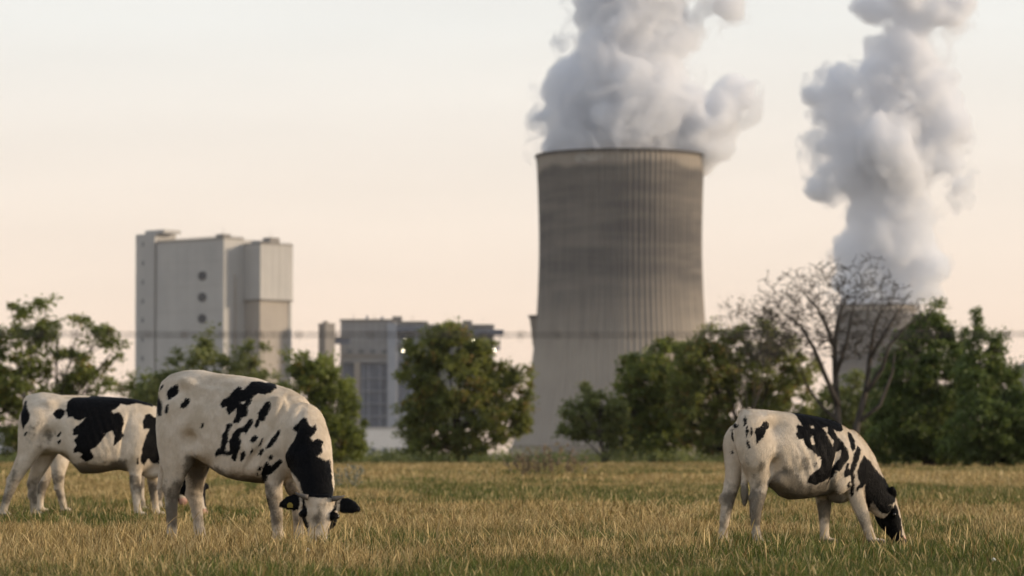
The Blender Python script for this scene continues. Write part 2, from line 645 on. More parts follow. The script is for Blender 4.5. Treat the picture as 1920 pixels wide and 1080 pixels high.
# ------------------------------------------------------------------ cooling towers
def cooling_tower(name, label, px, Y, ribs=True):
    base = P(px, HY, Y)
    root = empty(name, (base.x, Y, 0))
    tag(root, label, 'cooling tower', 'cooling towers of the power station')
    prof = [(3.5, 62.6), (20, 57.6), (35, 53.6), (50, 50.8), (65, 48.9), (80, 47.6), (95, 46.8), (110, 46.3), (122, 46.2), (135, 46.4), (150, 46.8), (162, 47.3), (171, 47.8)]
    hs = np.array([p[0] for p in prof], float)
    rs = np.array([p[1] for p in prof], float)
    zz = np.linspace(3.5, 171, 64)
    rr = np.interp(zz, hs, rs)
    for _ in range(3):
        rr[1:-1] = (rr[:-2] + 2 * rr[1:-1] + rr[2:]) / 4
    nr = 92
    na = nr * 4
    a = np.arange(na) * 2 * math.pi / na
    rib = np.tile([0.65, 0.65, 0, 0], nr)
    V = np.concatenate([np.stack([(r + rib) * np.cos(a), (r + rib) * np.sin(a), np.full(na, z)], 1) for r, z in zip(rr, zz)]
                       + [np.stack([(r - .9) * np.cos(a), (r - .9) * np.sin(a), np.full(na, z)], 1) for r, z in zip(rr[::-1], zz[::-1])])
    nl = 2 * len(zz)
    i = np.arange(na)
    j = (i + 1) % na
    Q = np.concatenate([np.stack([k * na + i, k * na + j, ((k + 1) % nl) * na + j, ((k + 1) % nl) * na + i], 1) for k in range(nl)])
    sh = link('shell', fast_mesh('tower_shell', V, Q, 4), M_CONC, root)
    # rim ring
    V, Fc = [], []
    n = 160
    sec = [(47.4, 170.6), (49.2, 170.6), (49.2, 172.2), (46.4, 172.2), (46.4, 170.6)]
    for k in range(n):
        t = 2 * math.pi * k / n
        V += [(r * math.cos(t), r * math.sin(t), z) for r, z in sec]
    m = len(sec)
    for k in range(n):
        for q in range(m):
            Fc.append((k * m + q, ((k + 1) % n) * m + q, ((k + 1) % n) * m + (q + 1) % m, k * m + (q + 1) % m))
    link('rim', mesh('rim', V, Fc), M_RIM, root)
    V, Fc = [], []
    sec = [(64.5, -.5), (64.5, 3.9), (63.6, 3.9), (63.6, -.5)]
    for k in range(n):
        t = 2 * math.pi * k / n
        V += [(r * math.cos(t), r * math.sin(t), z) for r, z in sec]
    for k in range(n):
        for q in range(3):
            Fc.append((k * 4 + q, ((k + 1) % n) * 4 + q, ((k + 1) % n) * 4 + q + 1, k * 4 + q + 1))
    link('basin_wall', mesh('basin_wall', V, Fc), M_CONC, root)
    # diagonal legs and the basin
    for k in range(44):
        t0 = 2 * math.pi * k / 44
        t1 = 2 * math.pi * (k + .5) / 44
        tb = Tubes()
        tb.add([(63 * math.cos(t0), 63 * math.sin(t0), 0), (62.4 * math.cos(t1), 62.4 * math.sin(t1), 3.8)], [.5, .5], 6)
        tb.add([(63 * math.cos(t0), 63 * math.sin(t0), 0), (62.4 * math.cos(2 * t0 - t1), 62.4 * math.sin(2 * t0 - t1), 3.8)], [.5, .5], 6)
        tb.build('leg', M_RIM, root)
    return root


T1Y = 1960.0
tower1 = cooling_tower('cooling_tower', 'huge near concrete cooling tower with dark streaked upper half', 1164, T1Y)
# flue gas duct entering the near tower on its left side
bm = bmesh.new()
ring = []
for (x, z, ww) in [(-52.3, 78.6, 5.5), (-51.4, 72, 5.2), (-50.6, 64, 4.6), (-49.5, 58, 4), (-44, 58, 4), (-44, 78.6, 5.5)]:
    ring.append((bm.verts.new((x, -ww, z)), bm.verts.new((x, ww, z))))
for k in range(len(ring)):
    a, b = ring[k], ring[(k + 1) % len(ring)]
    bm.faces.new((a[0], b[0], b[1], a[1]))
bm.faces.new([r[0] for r in reversed(ring)])
bm.faces.new([r[1] for r in ring])
bmesh.ops.recalc_face_normals(bm, faces=bm.faces[:])
me = bpy.data.meshes.new('flue_duct')
bm.to_mesh(me)
bm.free()
link('flue_duct', me, M_CONC, tower1)
boxes('duct_lip', [(-53.0, -45.5, -6.2, 6.2, 78.7, 79.9)], M_RIM, tower1)
tower2 = cooling_tower('cooling_tower', 'distant cooling tower half hidden behind the bare tree', 1647, 3950.0)

# ------------------------------------------------------------------ steam
def steam_material(name, dens, scale, seed, lo, hi):
    m = bpy.data.materials.new(name)
    m.use_nodes = True
    t = m.node_tree
    t.nodes.remove(t.nodes['Principled BSDF'])
    g = N(m)
    v = g.new('ShaderNodeVolumePrincipled')
    v.inputs['Color'].default_value = (.955, .965, .985, 1)
    v.inputs['Anisotropy'].default_value = .25
    g.t.links.new(v.outputs[0], g.out.inputs['Volume'])
    oc = g.mapv(g.coord(), (1, 1, 1), (seed, seed * 2, 0))
    n = g.noise(scale, 6, .66, oc, 1.4)
    d = g.rng(n, lo, hi)
    g.set(v.inputs['Density'], g.math('MULTIPLY', d, dens))
    m.cycles.volume_step_rate = 1.0
    return m


def billow_mesh(name, Y, base, blobs, grow, vox, disp, seed):
    bm = bmesh.new()
    for (px, py, r, dy) in blobs:
        if r * grow < 9: continue
        c = P(px, py, Y) - base
        bmesh.ops.create_icosphere(bm, subdivisions=3, radius=r * grow * Y / F, matrix=Matrix.Translation(c + Vector((0, dy * Y / F, 0))))
    me = bpy.data.meshes.new(name)
    bm.to_mesh(me)
    bm.free()
    o = bpy.data.objects.new(name, me)
    COL.objects.link(o)
    md = o.modifiers.new('r', 'REMESH')
    md.mode = 'VOXEL'
    md.voxel_size = vox
    md2 = o.modifiers.new('s', 'SMOOTH')
    md2.factor = .5
    md2.iterations = 8
    dg = bpy.context.evaluated_depsgraph_get()
    nm = bpy.data.meshes.new_from_object(o.evaluated_get(dg))
    bpy.data.objects.remove(o)
    n = len(nm.vertices)
    for (fr, amp) in disp:                       # billows: rounded lumps with sharp creases
        co, no = get_co(nm), get_co(nm, 'normal')
        q = co * fr + seed
        bil = 1 - np.abs(2 * vnoise(q + 2.0 * fbm(q * .6, 2)[:, None]) - 1) * 1.6
        set_co(nm, co + no * ((bil - .5) * amp)[:, None])
    o = bpy.data.objects.new(name, nm)           # clean closed surface again after the billows cross
    COL.objects.link(o)
    md = o.modifiers.new('r', 'REMESH')
    md.mode = 'VOXEL'
    md.voxel_size = vox
    dg = bpy.context.evaluated_depsgraph_get()
    n2 = bpy.data.meshes.new_from_object(o.evaluated_get(dg))
    bpy.data.objects.remove(o)
    smooth(n2)
    n2.name = name
    return n2


def plume(name, label, Y, blobs, base_px, vox, dens, nscale, seed, disp):
    base = P(base_px[0], base_px[1], Y)
    me = billow_mesh(name, Y, base, blobs, 1.26, vox, disp, seed)
    o = link(name, me, steam_material(name + '_veil', dens * .34, nscale * 2.1, seed, .53, .63), None, base)
    mid = billow_mesh('middle_layer', Y, base, blobs, .95, vox, disp, seed + 1.5)
    link('middle_layer', mid, steam_material(name + '_vapour', dens * .55, nscale * 1.7, seed + 8, .45, .56), o)
    core = billow_mesh('dense_core', Y, base, blobs, .78, vox, disp, seed + 3)
    link('dense_core', core, steam_material(name + '_vapour', dens, nscale, seed + 5, .28, .48), o)
    tag(o, label, 'steam plume', 'steam plumes above the cooling towers')
    return o


B1 = [(1165, 262, 120, 0), (1092, 256, 56, 0), (1250, 256, 62, 0), (1300, 262, 42, 0), (1338, 248, 26, 20), (1358, 205, 22, 20), (1322, 228, 36, 0), (1290, 232, 44, 0), (1378, 186, 14, 20), (1395, 200, 11, 20),
      (1110, 210, 62, 0), (1200, 205, 90, 0), (1050, 186, 40, 0), (1022, 176, 26, 10), (1018, 212, 18, 0), (1070, 160, 50, 0), (1150, 150, 80, -30), (1220, 140, 62, 0), (1255, 185, 46, 0),
      (1140, 80, 52, 0), (1200, 60, 80, -20), (1265, 60, 54, 0), (1160, 10, 60, 0), (1240, -10, 80, 0), (1130, 30, 40, 0), (1285, 20, 34, 0),
      (1200, -90, 95, 0), (1290, -110, 80, 20), (1130, -120, 70, 0), (1230, -210, 110, 0), (1320, -240, 90, 0), (1260, -330, 120, 0),
      (1372, 12, 14, 0), (1395, 34, 9, 0), (1350, -18, 18, 0)]
plume('steam_plume', 'thick steam plume billowing from the near cooling tower', T1Y, B1, (1164, 285), 2.6, .19, .022, 3.3,
      [(.020, 18), (.048, 13), (.11, 7.5)])
B2 = [(1665, 575, 62, 0), (1640, 530, 64, 0), (1700, 530, 50, 0), (1752, 508, 22, 0), (1735, 540, 28, 0), (1610, 470, 34, 0), (1665, 450, 66, 0), (1720, 450, 42, 0), (1640, 400, 44, 0), (1700, 390, 52, 0),
      (1745, 420, 26, 0), (1640, 350, 40, 0), (1690, 330, 62, 0), (1600, 300, 58, 0), (1660, 275, 74, -40), (1560, 325, 36, 0), (1545, 345, 22, 0), (1550, 280, 34, 0), (1720, 270, 46, 0), (1770, 300, 44, 20), (1800, 350, 28, 20), (1785, 250, 38, 20),
      (1600, 220, 44, 0), (1660, 190, 58, 0), (1730, 200, 56, 0), (1580, 165, 34, 0), (1535, 180, 22, 0), (1540, 215, 14, 0), (1770, 190, 30, 0), (1700, 130, 54, 0), (1640, 135, 34, 0), (1755, 150, 30, 0),
      (1690, 80, 40, 0), (1700, 35, 36, 0), (1690, -10, 46, 0), (1650, 85, 22, 0), (1640, 20, 24, 0), (1610, 12, 14, 0), (1750, 20, 26, 0), (1790, 25, 22, 0), (1815, 8, 14, 0),
      (1700, -70, 70, 0), (1780, -100, 60, 0), (1720, -170, 90, 0), (1760, -270, 110, 0)]
plume('steam_plume', 'taller ragged steam plume rising behind the bare tree', 3950.0, B2, (1647, 585), 4.2, .10, .013, 9.7,
      [(.012, 23), (.03, 18), (.07, 10)])

# ------------------------------------------------------------------ power station buildings
def boiler_house():
    Y = 2400.0
    s = F / Y
    c = P(418, HY, Y)
    ang = R(45)
    root = empty('boiler_house', (c.x, Y, 0), ang)
    # local +x runs along the right face, local +y along the left face (both away from the near corner)
    tag(root, 'tall pale grey windowless boiler house with three round vents', 'power station building')
    k = s * math.cos(ang)
    H = lambda py: EYE + (HY - py) / s * 1.0
    zt = H(447)
    kl, kr = k / 1.13, k / .94
    L = 124 / kl
    W1 = 37 / kr
    W2 = 61 / kr + 6
    pr = 30 / kl
    g1 = 4.5 / kl
    tw = 36 / kl
    boxes('main_block', [(0, W1 + 34, 0, L, 0, zt)], M_CLAD, root)
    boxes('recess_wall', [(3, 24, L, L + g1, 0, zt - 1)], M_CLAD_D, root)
    st = boxes('stair_tower', [(0, 20, L + g1, L + g1 + tw, 0, H(428))], M_CLAD, root)
    boxes('penthouse', [(2, 18, L + g1 - 8, L + g1 + tw - 8, H(428), H(421))], M_CLAD, root)
    boxes('wing_upper', [(W1, W2 + W1 - 6, -pr, 12, H(560), zt - 4)], M_CLAD, root)
    boxes('wing_lower', [(W1 + 1.2, W2 + W1 - 8.5, -pr + 1.6, 12, 0, H(563))], M_CLAD_W, root)
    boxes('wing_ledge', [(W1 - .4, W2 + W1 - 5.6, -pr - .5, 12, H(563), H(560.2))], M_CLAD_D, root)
    boxes('wing_edge', [(W2 + W1 - 8.4, W2 + W1 - 6.2, -pr + 1.0, 11, 0, H(563.1))], M_CLAD, root)
    boxes('parapet', [(-.5, W1 - .1, -.5, L + .3, zt, zt + 1.2)], M_CLAD_D, root)
    boxes('parapet', [(W1 - .1, W2 + W1 - 5.7, -pr - .4, 12.4, zt - 4, zt - 2.9)], M_CLAD_D, root)
    for (x0, x1, y0, y1, z0, z1) in [(2, 9, 3, 11, zt, zt + 3.6), (W1 + 16, W1 + 25, -pr + 8, -pr + 16, zt - 4, zt + 2.0), (10, 22, L * .3, L * .55, zt, zt + 1.6)]:
        boxes('roof_unit', [(x0, x1, y0, y1, z0, z1)], M_CLAD_D, root)
    for py in (519, 559, 599):
        bm = bmesh.new()
        n = 28
        y0, z0, r = 38.5 / kl, H(py) * 1.012, 2.75
        loop = []
        for (rad, x) in ((r + .55, .02), (r + .55, -.55), (r, -.55), (r, -.12)):
            loop.append([bm.verts.new((x, y0 + 1.35 * rad * math.cos(2 * math.pi * q / n), z0 + rad * math.sin(2 * math.pi * q / n))) for q in range(n)])
        for a, b in zip(loop, loop[1:]):
            for q in range(n):
                bm.faces.new((a[q], a[(q + 1) % n], b[(q + 1) % n], b[q]))
        bm.faces.new(loop[-1])
        bmesh.ops.recalc_face_normals(bm, faces=bm.faces[:])
        me = bpy.data.meshes.new('round_vent')
        bm.to_mesh(me)
        bm.free()
        link('round_vent', me, M_DARK, root)
    for z in np.linspace(40, 150, 9):
        yy = L + g1 + tw * .55
        boxes('stair_window', [(-.12, .1, yy, yy + 2.6, z, z + 3.4)], M_GLASS, root)
    for y in np.arange(9, L - 3, 10.5):
        boxes('cladding_joint', [(-.08, .05, y, y + .3, 6, zt - .5)], M_JOINT, root)
    for x in np.arange(W1 + 5, W1 + 60 / kr - 2, 6.5):
        boxes('cladding_joint', [(x, x + .25, -pr - .08, -pr + .05, H(559), zt - 4.5)], M_JOINT, root)
    for (x0, x1, y0, y1, zz_) in [(0, .15, 0, L, zt + 1.2), (0, W1, 0, .15, zt + 1.2), (W1, W1 + 60 / kr, -pr, -pr + .15, zt - 2.9)]:
        boxes('roof_railing', [(x0, x1, y0, y1, zz_ + .9, zz_ + 1.1), (x0, x1, y0, y1, zz_ + .4, zz_ + .55)], M_CLAD_D, root)
    for (x, y, h) in [(6, 8, 9), (12, L + g1 + 6, 12), (W1 + 20, -pr + 12, 7)]:
        tb = Tubes()
        tb.add([(x, y, zt - 3), (x, y, zt + h)], [.25, .12], 6)
        tb.build('mast', M_CLAD_D, root)
    tb = Tubes()
    tb.add([(W1 * .55, -.9, 0), (W1 * .55, -.9, zt * .82), (W1 * .55, .4, zt * .84)], [.8, .8, .8], 10)
    tb.build('downpipe', M_CLAD_W, root)
    # cladding courses: shallow horizontal joints
    for z in np.arange(14, zt - 6, 17.5):
        boxes('cladding_joint', [(-.10, .05, .3, L - .3, z, z + .35)], M_JOINT, root)


boiler_house()


def plant():
    Y = 2450.0
    s = F / Y
    X = lambda px: (px - 740) / s
    Z = lambda py: EYE + (HY - py) / s
    c = P(740, HY, Y)
    root = empty('turbine_and_filter_building', (c.x, Y, 0), 0)
    tag(root, 'blue grey industrial plant building with dark steel bays between the trees', 'power station building')
    B = lambda nm, x0, x1, y0, y1, d0, d1, m: boxes(nm, [(X(x0), X(x1), d0, d1, Z(y1), Z(y0))], m, root)
    B('upper_block', 638, 735, 602, 680, 0, 50, M_CLAD_G)
    B('roof_edge', 636.5, 737, 598.5, 602, -1, 51, M_CLAD_D)
    B('pillar', 664, 675, 680, 802, 0, 10, M_CLAD_W)
    B('dark_bay', 636, 664, 681, 802, 2, 40, M_STEEL)
    B('dark_bay', 675, 726, 681, 802, 2, 40, M_STEEL)
    B('corner_pipe', 726, 743, 606, 802, -2, 8, M_STEEL_L)
    B('side_wing', 743, 800, 607, 802, 6, 60, M_STEEL_L)
    B('roof_edge', 742, 801, 602, 606.8, 4, 61, M_CLAD_D)
    B('roof_unit', 734, 752, 592, 601.9, 10, 20, M_CLAD_D)
    B('gallery', 742, 798, 613, 622, 1, 5.9, M_STEEL)
    B('gallery', 745, 798, 640, 646, 2, 5.9, M_STEEL)
    B('gallery', 745, 798, 690, 697, 2, 5.9, M_STEEL)
    B('rear_wing', 800, 925, 612, 802, 14, 60, M_CLAD_G)
    B('roof_edge', 800.5, 926, 607, 611.8, 12, 61, M_CLAD_D)
    B('gallery', 862, 944, 618, 628, 6, 13.8, M_STEEL)
    B('gallery', 862, 938, 650, 655, 6, 13.8, M_STEEL)
    B('roof_unit', 866, 884, 599, 606.8, 20, 30, M_CLAD_D)
    B('roof_unit', 830, 842, 602, 606.8, 20, 30, M_CLAD_D)
    B('low_block', 676, 740, 802, 850, -4, 30, M_STEEL)
    for x in np.linspace(866, 936, 6):
        B('stay', x, x + 1.6, 628.2, 649.8, 8, 9, M_CLAD_D)
    for x in np.linspace(679, 722, 5):
        B('bay_column', x, x + 1.8, 683, 801, 1.2, 1.9, M_STEEL_L if int(x) % 2 else M_STEEL)
    for (x, y) in [(650, 625), (672, 625), (694, 625), (716, 625)]:
        B('window', x, x + 10, y + 30, y + 38, -.3, .1, M_GLASS)
    B('duct_band', 640, 733, 664, 671, -.8, -.05, M_CLAD_D)
    for y in (622, 641, 660):
        B('panel_joint', 638.5, 725.5, y, y + .9, -.12, .05, M_CLAD_D)
    for x in np.linspace(650, 722, 7):
        B('panel_joint', x, x + .8, 603, 663.5, -.14, .05, M_CLAD_D)
    for (x0, x1, y0, y1) in [(746, 760, 626, 638), (764, 778, 626, 638), (782, 796, 626, 638), (746, 772, 650, 686), (776, 796, 650, 686), (746, 770, 702, 760), (774, 797, 702, 780)]:
        B('wall_panel', x0, x1, y0, y1, 5.7, 6.1, M_STEEL)
    for (x, y0) in [(660, 588), (700, 590), (772, 590), (905, 595)]:
        B('mast', x, x + .9, y0, 599, 12, 12.4, M_CLAD_D)
    for y in (708, 732, 756, 780):
        B('platform', 677, 724, y, y + 1.6, .8, 1.95, M_STEEL_L)
    for x in np.linspace(806, 918, 9):
        B('facade_rib', x, x + 1.2, 614, 800, 13.6, 14.1, M_CLAD_D)
    B('vent_pipe', 684, 688, 590, 598.4, 15, 17, M_STEEL_L)
    B('vent_pipe', 712, 717, 592, 598.4, 15, 17, M_STEEL_L)
    # lamps
    for (px, py) in [(757, 637), (755, 658), (773, 657), (798, 640), (886, 637), (927, 656)]:
        bm = bmesh.new()
        bmesh.ops.create_uvsphere(bm, u_segments=10, v_segments=6, radius=.5, matrix=Matrix.Translation((X(px), -1.2 if px < 800 else 5.0, Z(py))))
        me = bpy.data.meshes.new('lamp')
        bm.to_mesh(me)
        bm.free()
        link('lamp', me, M_LAMP, root)
    # slim tower at the left
    c2 = P(612, HY, 2420)
    t = empty('slim_stair_tower', (c2.x, 2420, 0), R(38))
    tag(t, 'slim grey tower joined by a duct to the blue grey plant', 'power station building')
    s2 = F / 2420
    h = EYE + (HY - 609) / s2
    boxes('shaft', [(-4.2, 4.2, -4.2, 4.2, 0, h)], M_CLAD_D, t)
    boxes('cap', [(-4.5, 4.5, -4.5, 4.5, h, h + .9)], M_CLAD_D, t)
    boxes('roof_unit', [(-2.5, 0, -2, 1, h + .9, h + 2.6)], M_CLAD_D, t)
    d = empty('pipe_bridge', (P(640, HY, 2435).x, 2435, 0))
    tag(d, 'dark pipe bridge between the slim tower and the plant', 'pipe bridge')
    z0, z1 = EYE + (HY - 645) / 2.63, EYE + (HY - 634) / 2.63
    boxes('duct', [(-5.4, 6.0, -2, 2, z0, z1)], M_STEEL, d)
    boxes('pier', [(-1, 0.5, -1, 1, 0, z0 - .01)], M_CLAD_D, d)
    boxes('railing', [(-5.4, 6.0, -2, -1.8, z1 + .01, z1 + 1.1)], M_CLAD_D, d)
    # pale hall in front
    hl = empty('low_hall', (P(722, HY, 1500).x, 1500, 0), R(4))
    tag(hl, 'low pale hall at the foot of the blue grey plant', 'hall')
    hw = 62 / (F / 1500)
    hh = EYE + 47 / (F / 1500)
    boxes('wall', [(-hw, hw, 0, 20, 0, hh)], M_HALL, hl)
    boxes('roof', [(-hw - .4, hw + .4, -.4, 20.4, hh, hh + .5)], M_CLAD, hl)
    for x in np.linspace(-hw + 3, hw - 5, 5):
        boxes('door', [(x, x + 2.2, -.15, .1, 0, 3.2)], M_GLASS, hl)
    hl2 = empty('low_hall', (P(40, HY, 1300).x, 1300, 0), R(-6))
    tag(hl2, 'pale low hall glimpsed through the leafy tree on the far left', 'hall')
    boxes('wall', [(-14, 6, 0, 16, 0, 10.5)], M_HALL, hl2)
    boxes('roof', [(-14.5, 6.5, -.5, 16.5, 10.5, 11.2)], M_CLAD, hl2)
    # brown silo block at the right edge
    sl = empty('brown_silo', (P(1925, HY, 900).x, 900, 0))
    tag(sl, 'brown round silo at the right edge behind the dark conifers', 'silo')
    r = 22 / (F / 900)
    tb = Tubes()
    hz = EYE + (HY - 690) / (F / 900)
    tb.add([(0, 0, 0), (0, 0, hz)], [r, r], 32)
    tb.build('drum', M_CLAD_W, sl, False)
    tb = Tubes()
    tb.add([(0, 0, hz), (0, 0, hz + .3), (0, 0, hz + 1.6)], [r + .15, r + .1, .3], 32)
    tb.build('cone_roof', M_CLAD_D, sl, False)


plant()

# ------------------------------------------------------------------ trees
def leaf_quads(C, rad, n, size, rg, aspect=.55, droop=0.0):
    """n leaves gaussian about each centre of C; returns verts, quads, tint, tone (per vertex)"""
    m = len(C)
    c = np.repeat(C, n, 0)
    rr = np.repeat(rad, n)
    off = rg.normal(0, .55, (m * n, 3)) * rr[:, None]
    off[:, 2] *= .8
    p = c + off
    a = rg.normal(0, 1, (m * n, 3))
    a[:, 2] -= droop
    a /= np.linalg.norm(a, axis=1)[:, None]
    b = np.cross(a, rg.normal(0, 1, (m * n, 3)))
    b /= np.linalg.norm(b, axis=1)[:, None] + 1e-9
    s = size * rg.uniform(.6, 1.3, (m * n, 1))
    V = np.stack([p - a * s * .5, p + b * s * aspect * .5, p + a * s * .5, p - b * s * aspect * .5], 1).reshape(-1, 3)
    Q = np.arange(len(V)).reshape(-1, 4)
    ctint = np.repeat(rg.uniform(0, 1, m), n)
    tint = np.clip(ctint * .6 + rg.uniform(0, .4, m * n), 0, 1)
    tone = np.clip(np.repeat(rg.uniform(0, 1, m), n) * .55 + rg.uniform(0, .5, m * n), 0, 1)
    return V, Q, np.repeat(tint, 4), np.repeat(tone, 4)


def tree(name, label, cat, group, Y, trunk_px, blobs, leafm, barkm, nclus, nleaf, lsize, crad=.45, fill=.55, seed=1, stems=1, trunk_r=.16, droop=0.0, depth=.8):
    """blobs: (px, py, rx, ry) ellipses of the crown at distance Y"""
    rg = np.random.default_rng(seed)
    s = F / Y
    bx = P(trunk_px, HY, Y).x
    root = empty(name, (bx, Y, 0))
    tag(root, label, cat, group)
    BL = []
    for (px, py, rx, ry) in blobs:
        q = P(px, py, Y)
        BL.append((q.x - bx, rg.uniform(-.4, .4) * rx / s, q.z, rx / s, ry / s))
    vol = np.array([b[3] * b[4] * (b[3] + b[4]) / 2 for b in BL]) ** .8
    cnt = np.maximum(3, (nclus * 1.35 * vol / vol.sum()).astype(int))
    C = []
    tb = Tubes()
    for (x, y, z, rx, rz), n in zip(BL, cnt):
        d = rg.normal(0, 1, (n, 3))
        d /= np.linalg.norm(d, axis=1)[:, None]
        r = rg.uniform(fill, 1.0, n) ** .6
        cc = np.array([x, y, z]) + d * r[:, None] * np.array([rx, max(rx, rz) * depth, rz])
        cc = cc[cc[:, 2] > .15]
        C.append(cc)
        # limb to the blob and twigs to the leaf clusters
        hub = Vector((x, y, z - rz * .25))
        st = Vector((rg.normal(0, .12) * stems, rg.normal(0, .12) * stems, 0))
        zf = rg.uniform(.18, .42) * max(hub.z, .6)
        fork = Vector((st.x * 1.2 + hub.x * .12, st.y + hub.y * .12, zf))
        mid = fork.lerp(hub, .5) + Vector((rg.normal(0, .12), rg.normal(0, .12), abs(rg.normal(0, .15)))) * min(1.0, rx)
        sc_ = min(1.0, .35 + .3 * rx)
        tb.add([st + Vector((0, 0, -.1)), st.lerp(fork, .5) + Vector((rg.normal(0, .04), 0, 0)), fork, mid, hub],
               [trunk_r * sc_ * 1.15, trunk_r * .85 * sc_, trunk_r * .7 * sc_, trunk_r * .42 * sc_, trunk_r * .2 * sc_], 7)
        for q in cc[:: max(1, len(cc) // 22)]:
            e = Vector(q)
            a0 = mid.lerp(hub, rg.uniform(.1, 1))
            m1 = a0.lerp(e, .5) + Vector(rg.normal(0, .12, 3)) * min(1, rx)
            tb.add([a0, m1, e], [trunk_r * .17 * sc_, trunk_r * .1 * sc_, .008], 4, False)
    C = np.concatenate(C)
    nleaf = int(nleaf * 2.0)
    lsize *= 1.35
    tb.build('trunk', barkm, root)
    V, Q, ti, to = leaf_quads(C, crad * rg.uniform(.5, 1.35, len(C)), nleaf, lsize, rg, droop=droop)
    ok = V[:, 2] < .03
    V[ok, 2] = .03
    me = fast_mesh('crown', V, Q, 4)
    fattr(me, 'tint', ti)
    fattr(me, 'tone', to)
    link('crown', me, leafm, root)
    return root


def trees():
    GT = 'trees along the far edge of the meadow'
    tree('broadleaf_tree', 'open leafy tree at the far left with sky showing through its crown', 'tree', GT, 225, 95,
         [(20, 585, 26, 14), (60, 600, 32, 34), (85, 572, 14, 14), (150, 598, 14, 10), (110, 625, 44, 26), (175, 632, 44, 24), (225, 640, 22, 16), (30, 650, 44, 40),
          (205, 680, 26, 16), (120, 690, 60, 36), (40, 720, 54, 50), (165, 720, 46, 26), (110, 770, 60, 50), (15, 790, 44, 60), (-60, 700, 70, 110), (190, 800, 40, 40), (60, 820, 60, 30)],
         M_LEAF, M_BARK, 300, 26, .24, .50, .5, 21, trunk_r=.2)
    tree('leafy_shrub', 'feathery olive shrub in front of the tall boiler house', 'shrub', GT, 235, 400,
         [(330, 668, 22, 18), (385, 628, 18, 20), (380, 670, 34, 34), (430, 665, 26, 24), (480, 662, 24, 26), (350, 720, 60, 40), (450, 720, 60, 46), (400, 790, 90, 60), (505, 760, 40, 60), (300, 760, 50, 60)],
         M_LEAF_O, M_BARK, 250, 30, .20, .45, .4, 22, trunk_r=.12)
    tree('leafy_shrub', 'low green shrub between the far left tree and the boiler house', 'shrub', GT, 250, 265,
         [(265, 720, 34, 28), (240, 760, 40, 50), (290, 770, 40, 60), (220, 810, 40, 40)], M_LEAF, M_BARK, 80, 30, .2, .45, .4, 23, trunk_r=.1)
    tree('broadleaf_tree', 'rounded dark green tree left of the blue grey plant', 'tree', GT, 230, 590,
         [(560, 680, 32, 26), (600, 700, 36, 34), (630, 720, 30, 30), (560, 740, 46, 50), (620, 770, 50, 50), (600, 820, 80, 44), (660, 800, 26, 50), (540, 810, 50, 50), (665, 835, 30, 24)],
         M_LEAF, M_BARK, 250, 34, .22, .48, .4, 24, trunk_r=.15)
    tree('willow_tree', 'large drooping reddish green tree in the centre of the hedge line', 'tree', GT, 245, 860,
         [(838, 630, 40, 24), (800, 660, 48, 36), (860, 660, 56, 40), (900, 665, 36, 34), (780, 700, 40, 44), (850, 720, 80, 60), (930, 710, 44, 44), (960, 740, 40, 44), (790, 770, 44, 56), (870, 790, 90, 60), (955, 800, 44, 46), (770, 810, 24, 40), (850, 840, 90, 24), (985, 700, 18, 20), (990, 770, 14, 36)],
         M_LEAF_R, M_BARK, 420, 36, .22, .46, .35, 25, trunk_r=.2, droop=.8)
    tree('small_tree', 'small dark tree with a bare trunk right of the near tower base', 'tree', GT, 235, 1132,
         [(1098, 735, 12, 18), (1125, 755, 34, 22), (1090, 775, 36, 24), (1150, 780, 30, 30), (1075, 805, 28, 20), (1115, 805, 40, 22), (1165, 820, 20, 20)],
         M_LEAF_O, M_BARK, 120, 26, .2, .42, .4, 26, trunk_r=.16)
    tree('broadleaf_tree', 'dense bright green tree in front of the near cooling tower', 'tree', GT, 240, 1225,
         [(1195, 690, 36, 28), (1255, 660, 36, 22), (1230, 710, 60, 44), (1180, 740, 34, 40), (1220, 780, 60, 50), (1190, 820, 50, 40), (1265, 760, 50, 70), (1250, 830, 70, 30)],
         M_LEAF, M_BARK, 280, 34, .23, .48, .4, 27, trunk_r=.18)
    tree('hawthorn_tree', 'broad reddish green berry bush behind the right hand cow', 'tree', GT, 232, 1400,
         [(1345, 640, 44, 30), (1298, 662, 40, 32), (1290, 720, 40, 40), (1410, 625, 44, 24), (1465, 650, 40, 34), (1330, 690, 60, 50), (1420, 700, 80, 56), (1500, 700, 36, 44), (1310, 770, 56, 60), (1400, 780, 90, 60), (1490, 780, 56, 60), (1350, 835, 90, 30), (1470, 840, 80, 26)],
         M_LEAF_R, M_BARK, 440, 34, .21, .46, .35, 28, trunk_r=.18)
    tree('conifer_tree', 'dark bushy conifer at the right with a pointed top', 'tree', GT, 175, 1745,
         [(1758, 585, 12, 24), (1750, 620, 34, 34), (1720, 640, 36, 40), (1790, 640, 26, 36), (1700, 700, 56, 60), (1770, 710, 60, 70), (1660, 740, 34, 60), (1720, 790, 90, 60), (1670, 820, 60, 50), (1770, 830, 80, 44)],
         M_LEAF_D, M_BARK, 460, 44, .15, .36, .3, 29, trunk_r=.18)
    tree('conifer_tree', 'darkest conifer at the right edge with a jagged top', 'tree', GT, 170, 1855,
         [(1828, 600, 10, 22), (1832, 640, 20, 30), (1868, 630, 10, 24), (1870, 670, 22, 36), (1835, 710, 44, 60), (1885, 720, 30, 44), (1905, 690, 12, 20), (1850, 790, 80, 70), (1910, 790, 50, 60), (1860, 840, 90, 36), (1950, 800, 60, 80)],
         M_LEAF_D, M_BARK, 420, 44, .15, .36, .3, 30, trunk_r=.18)
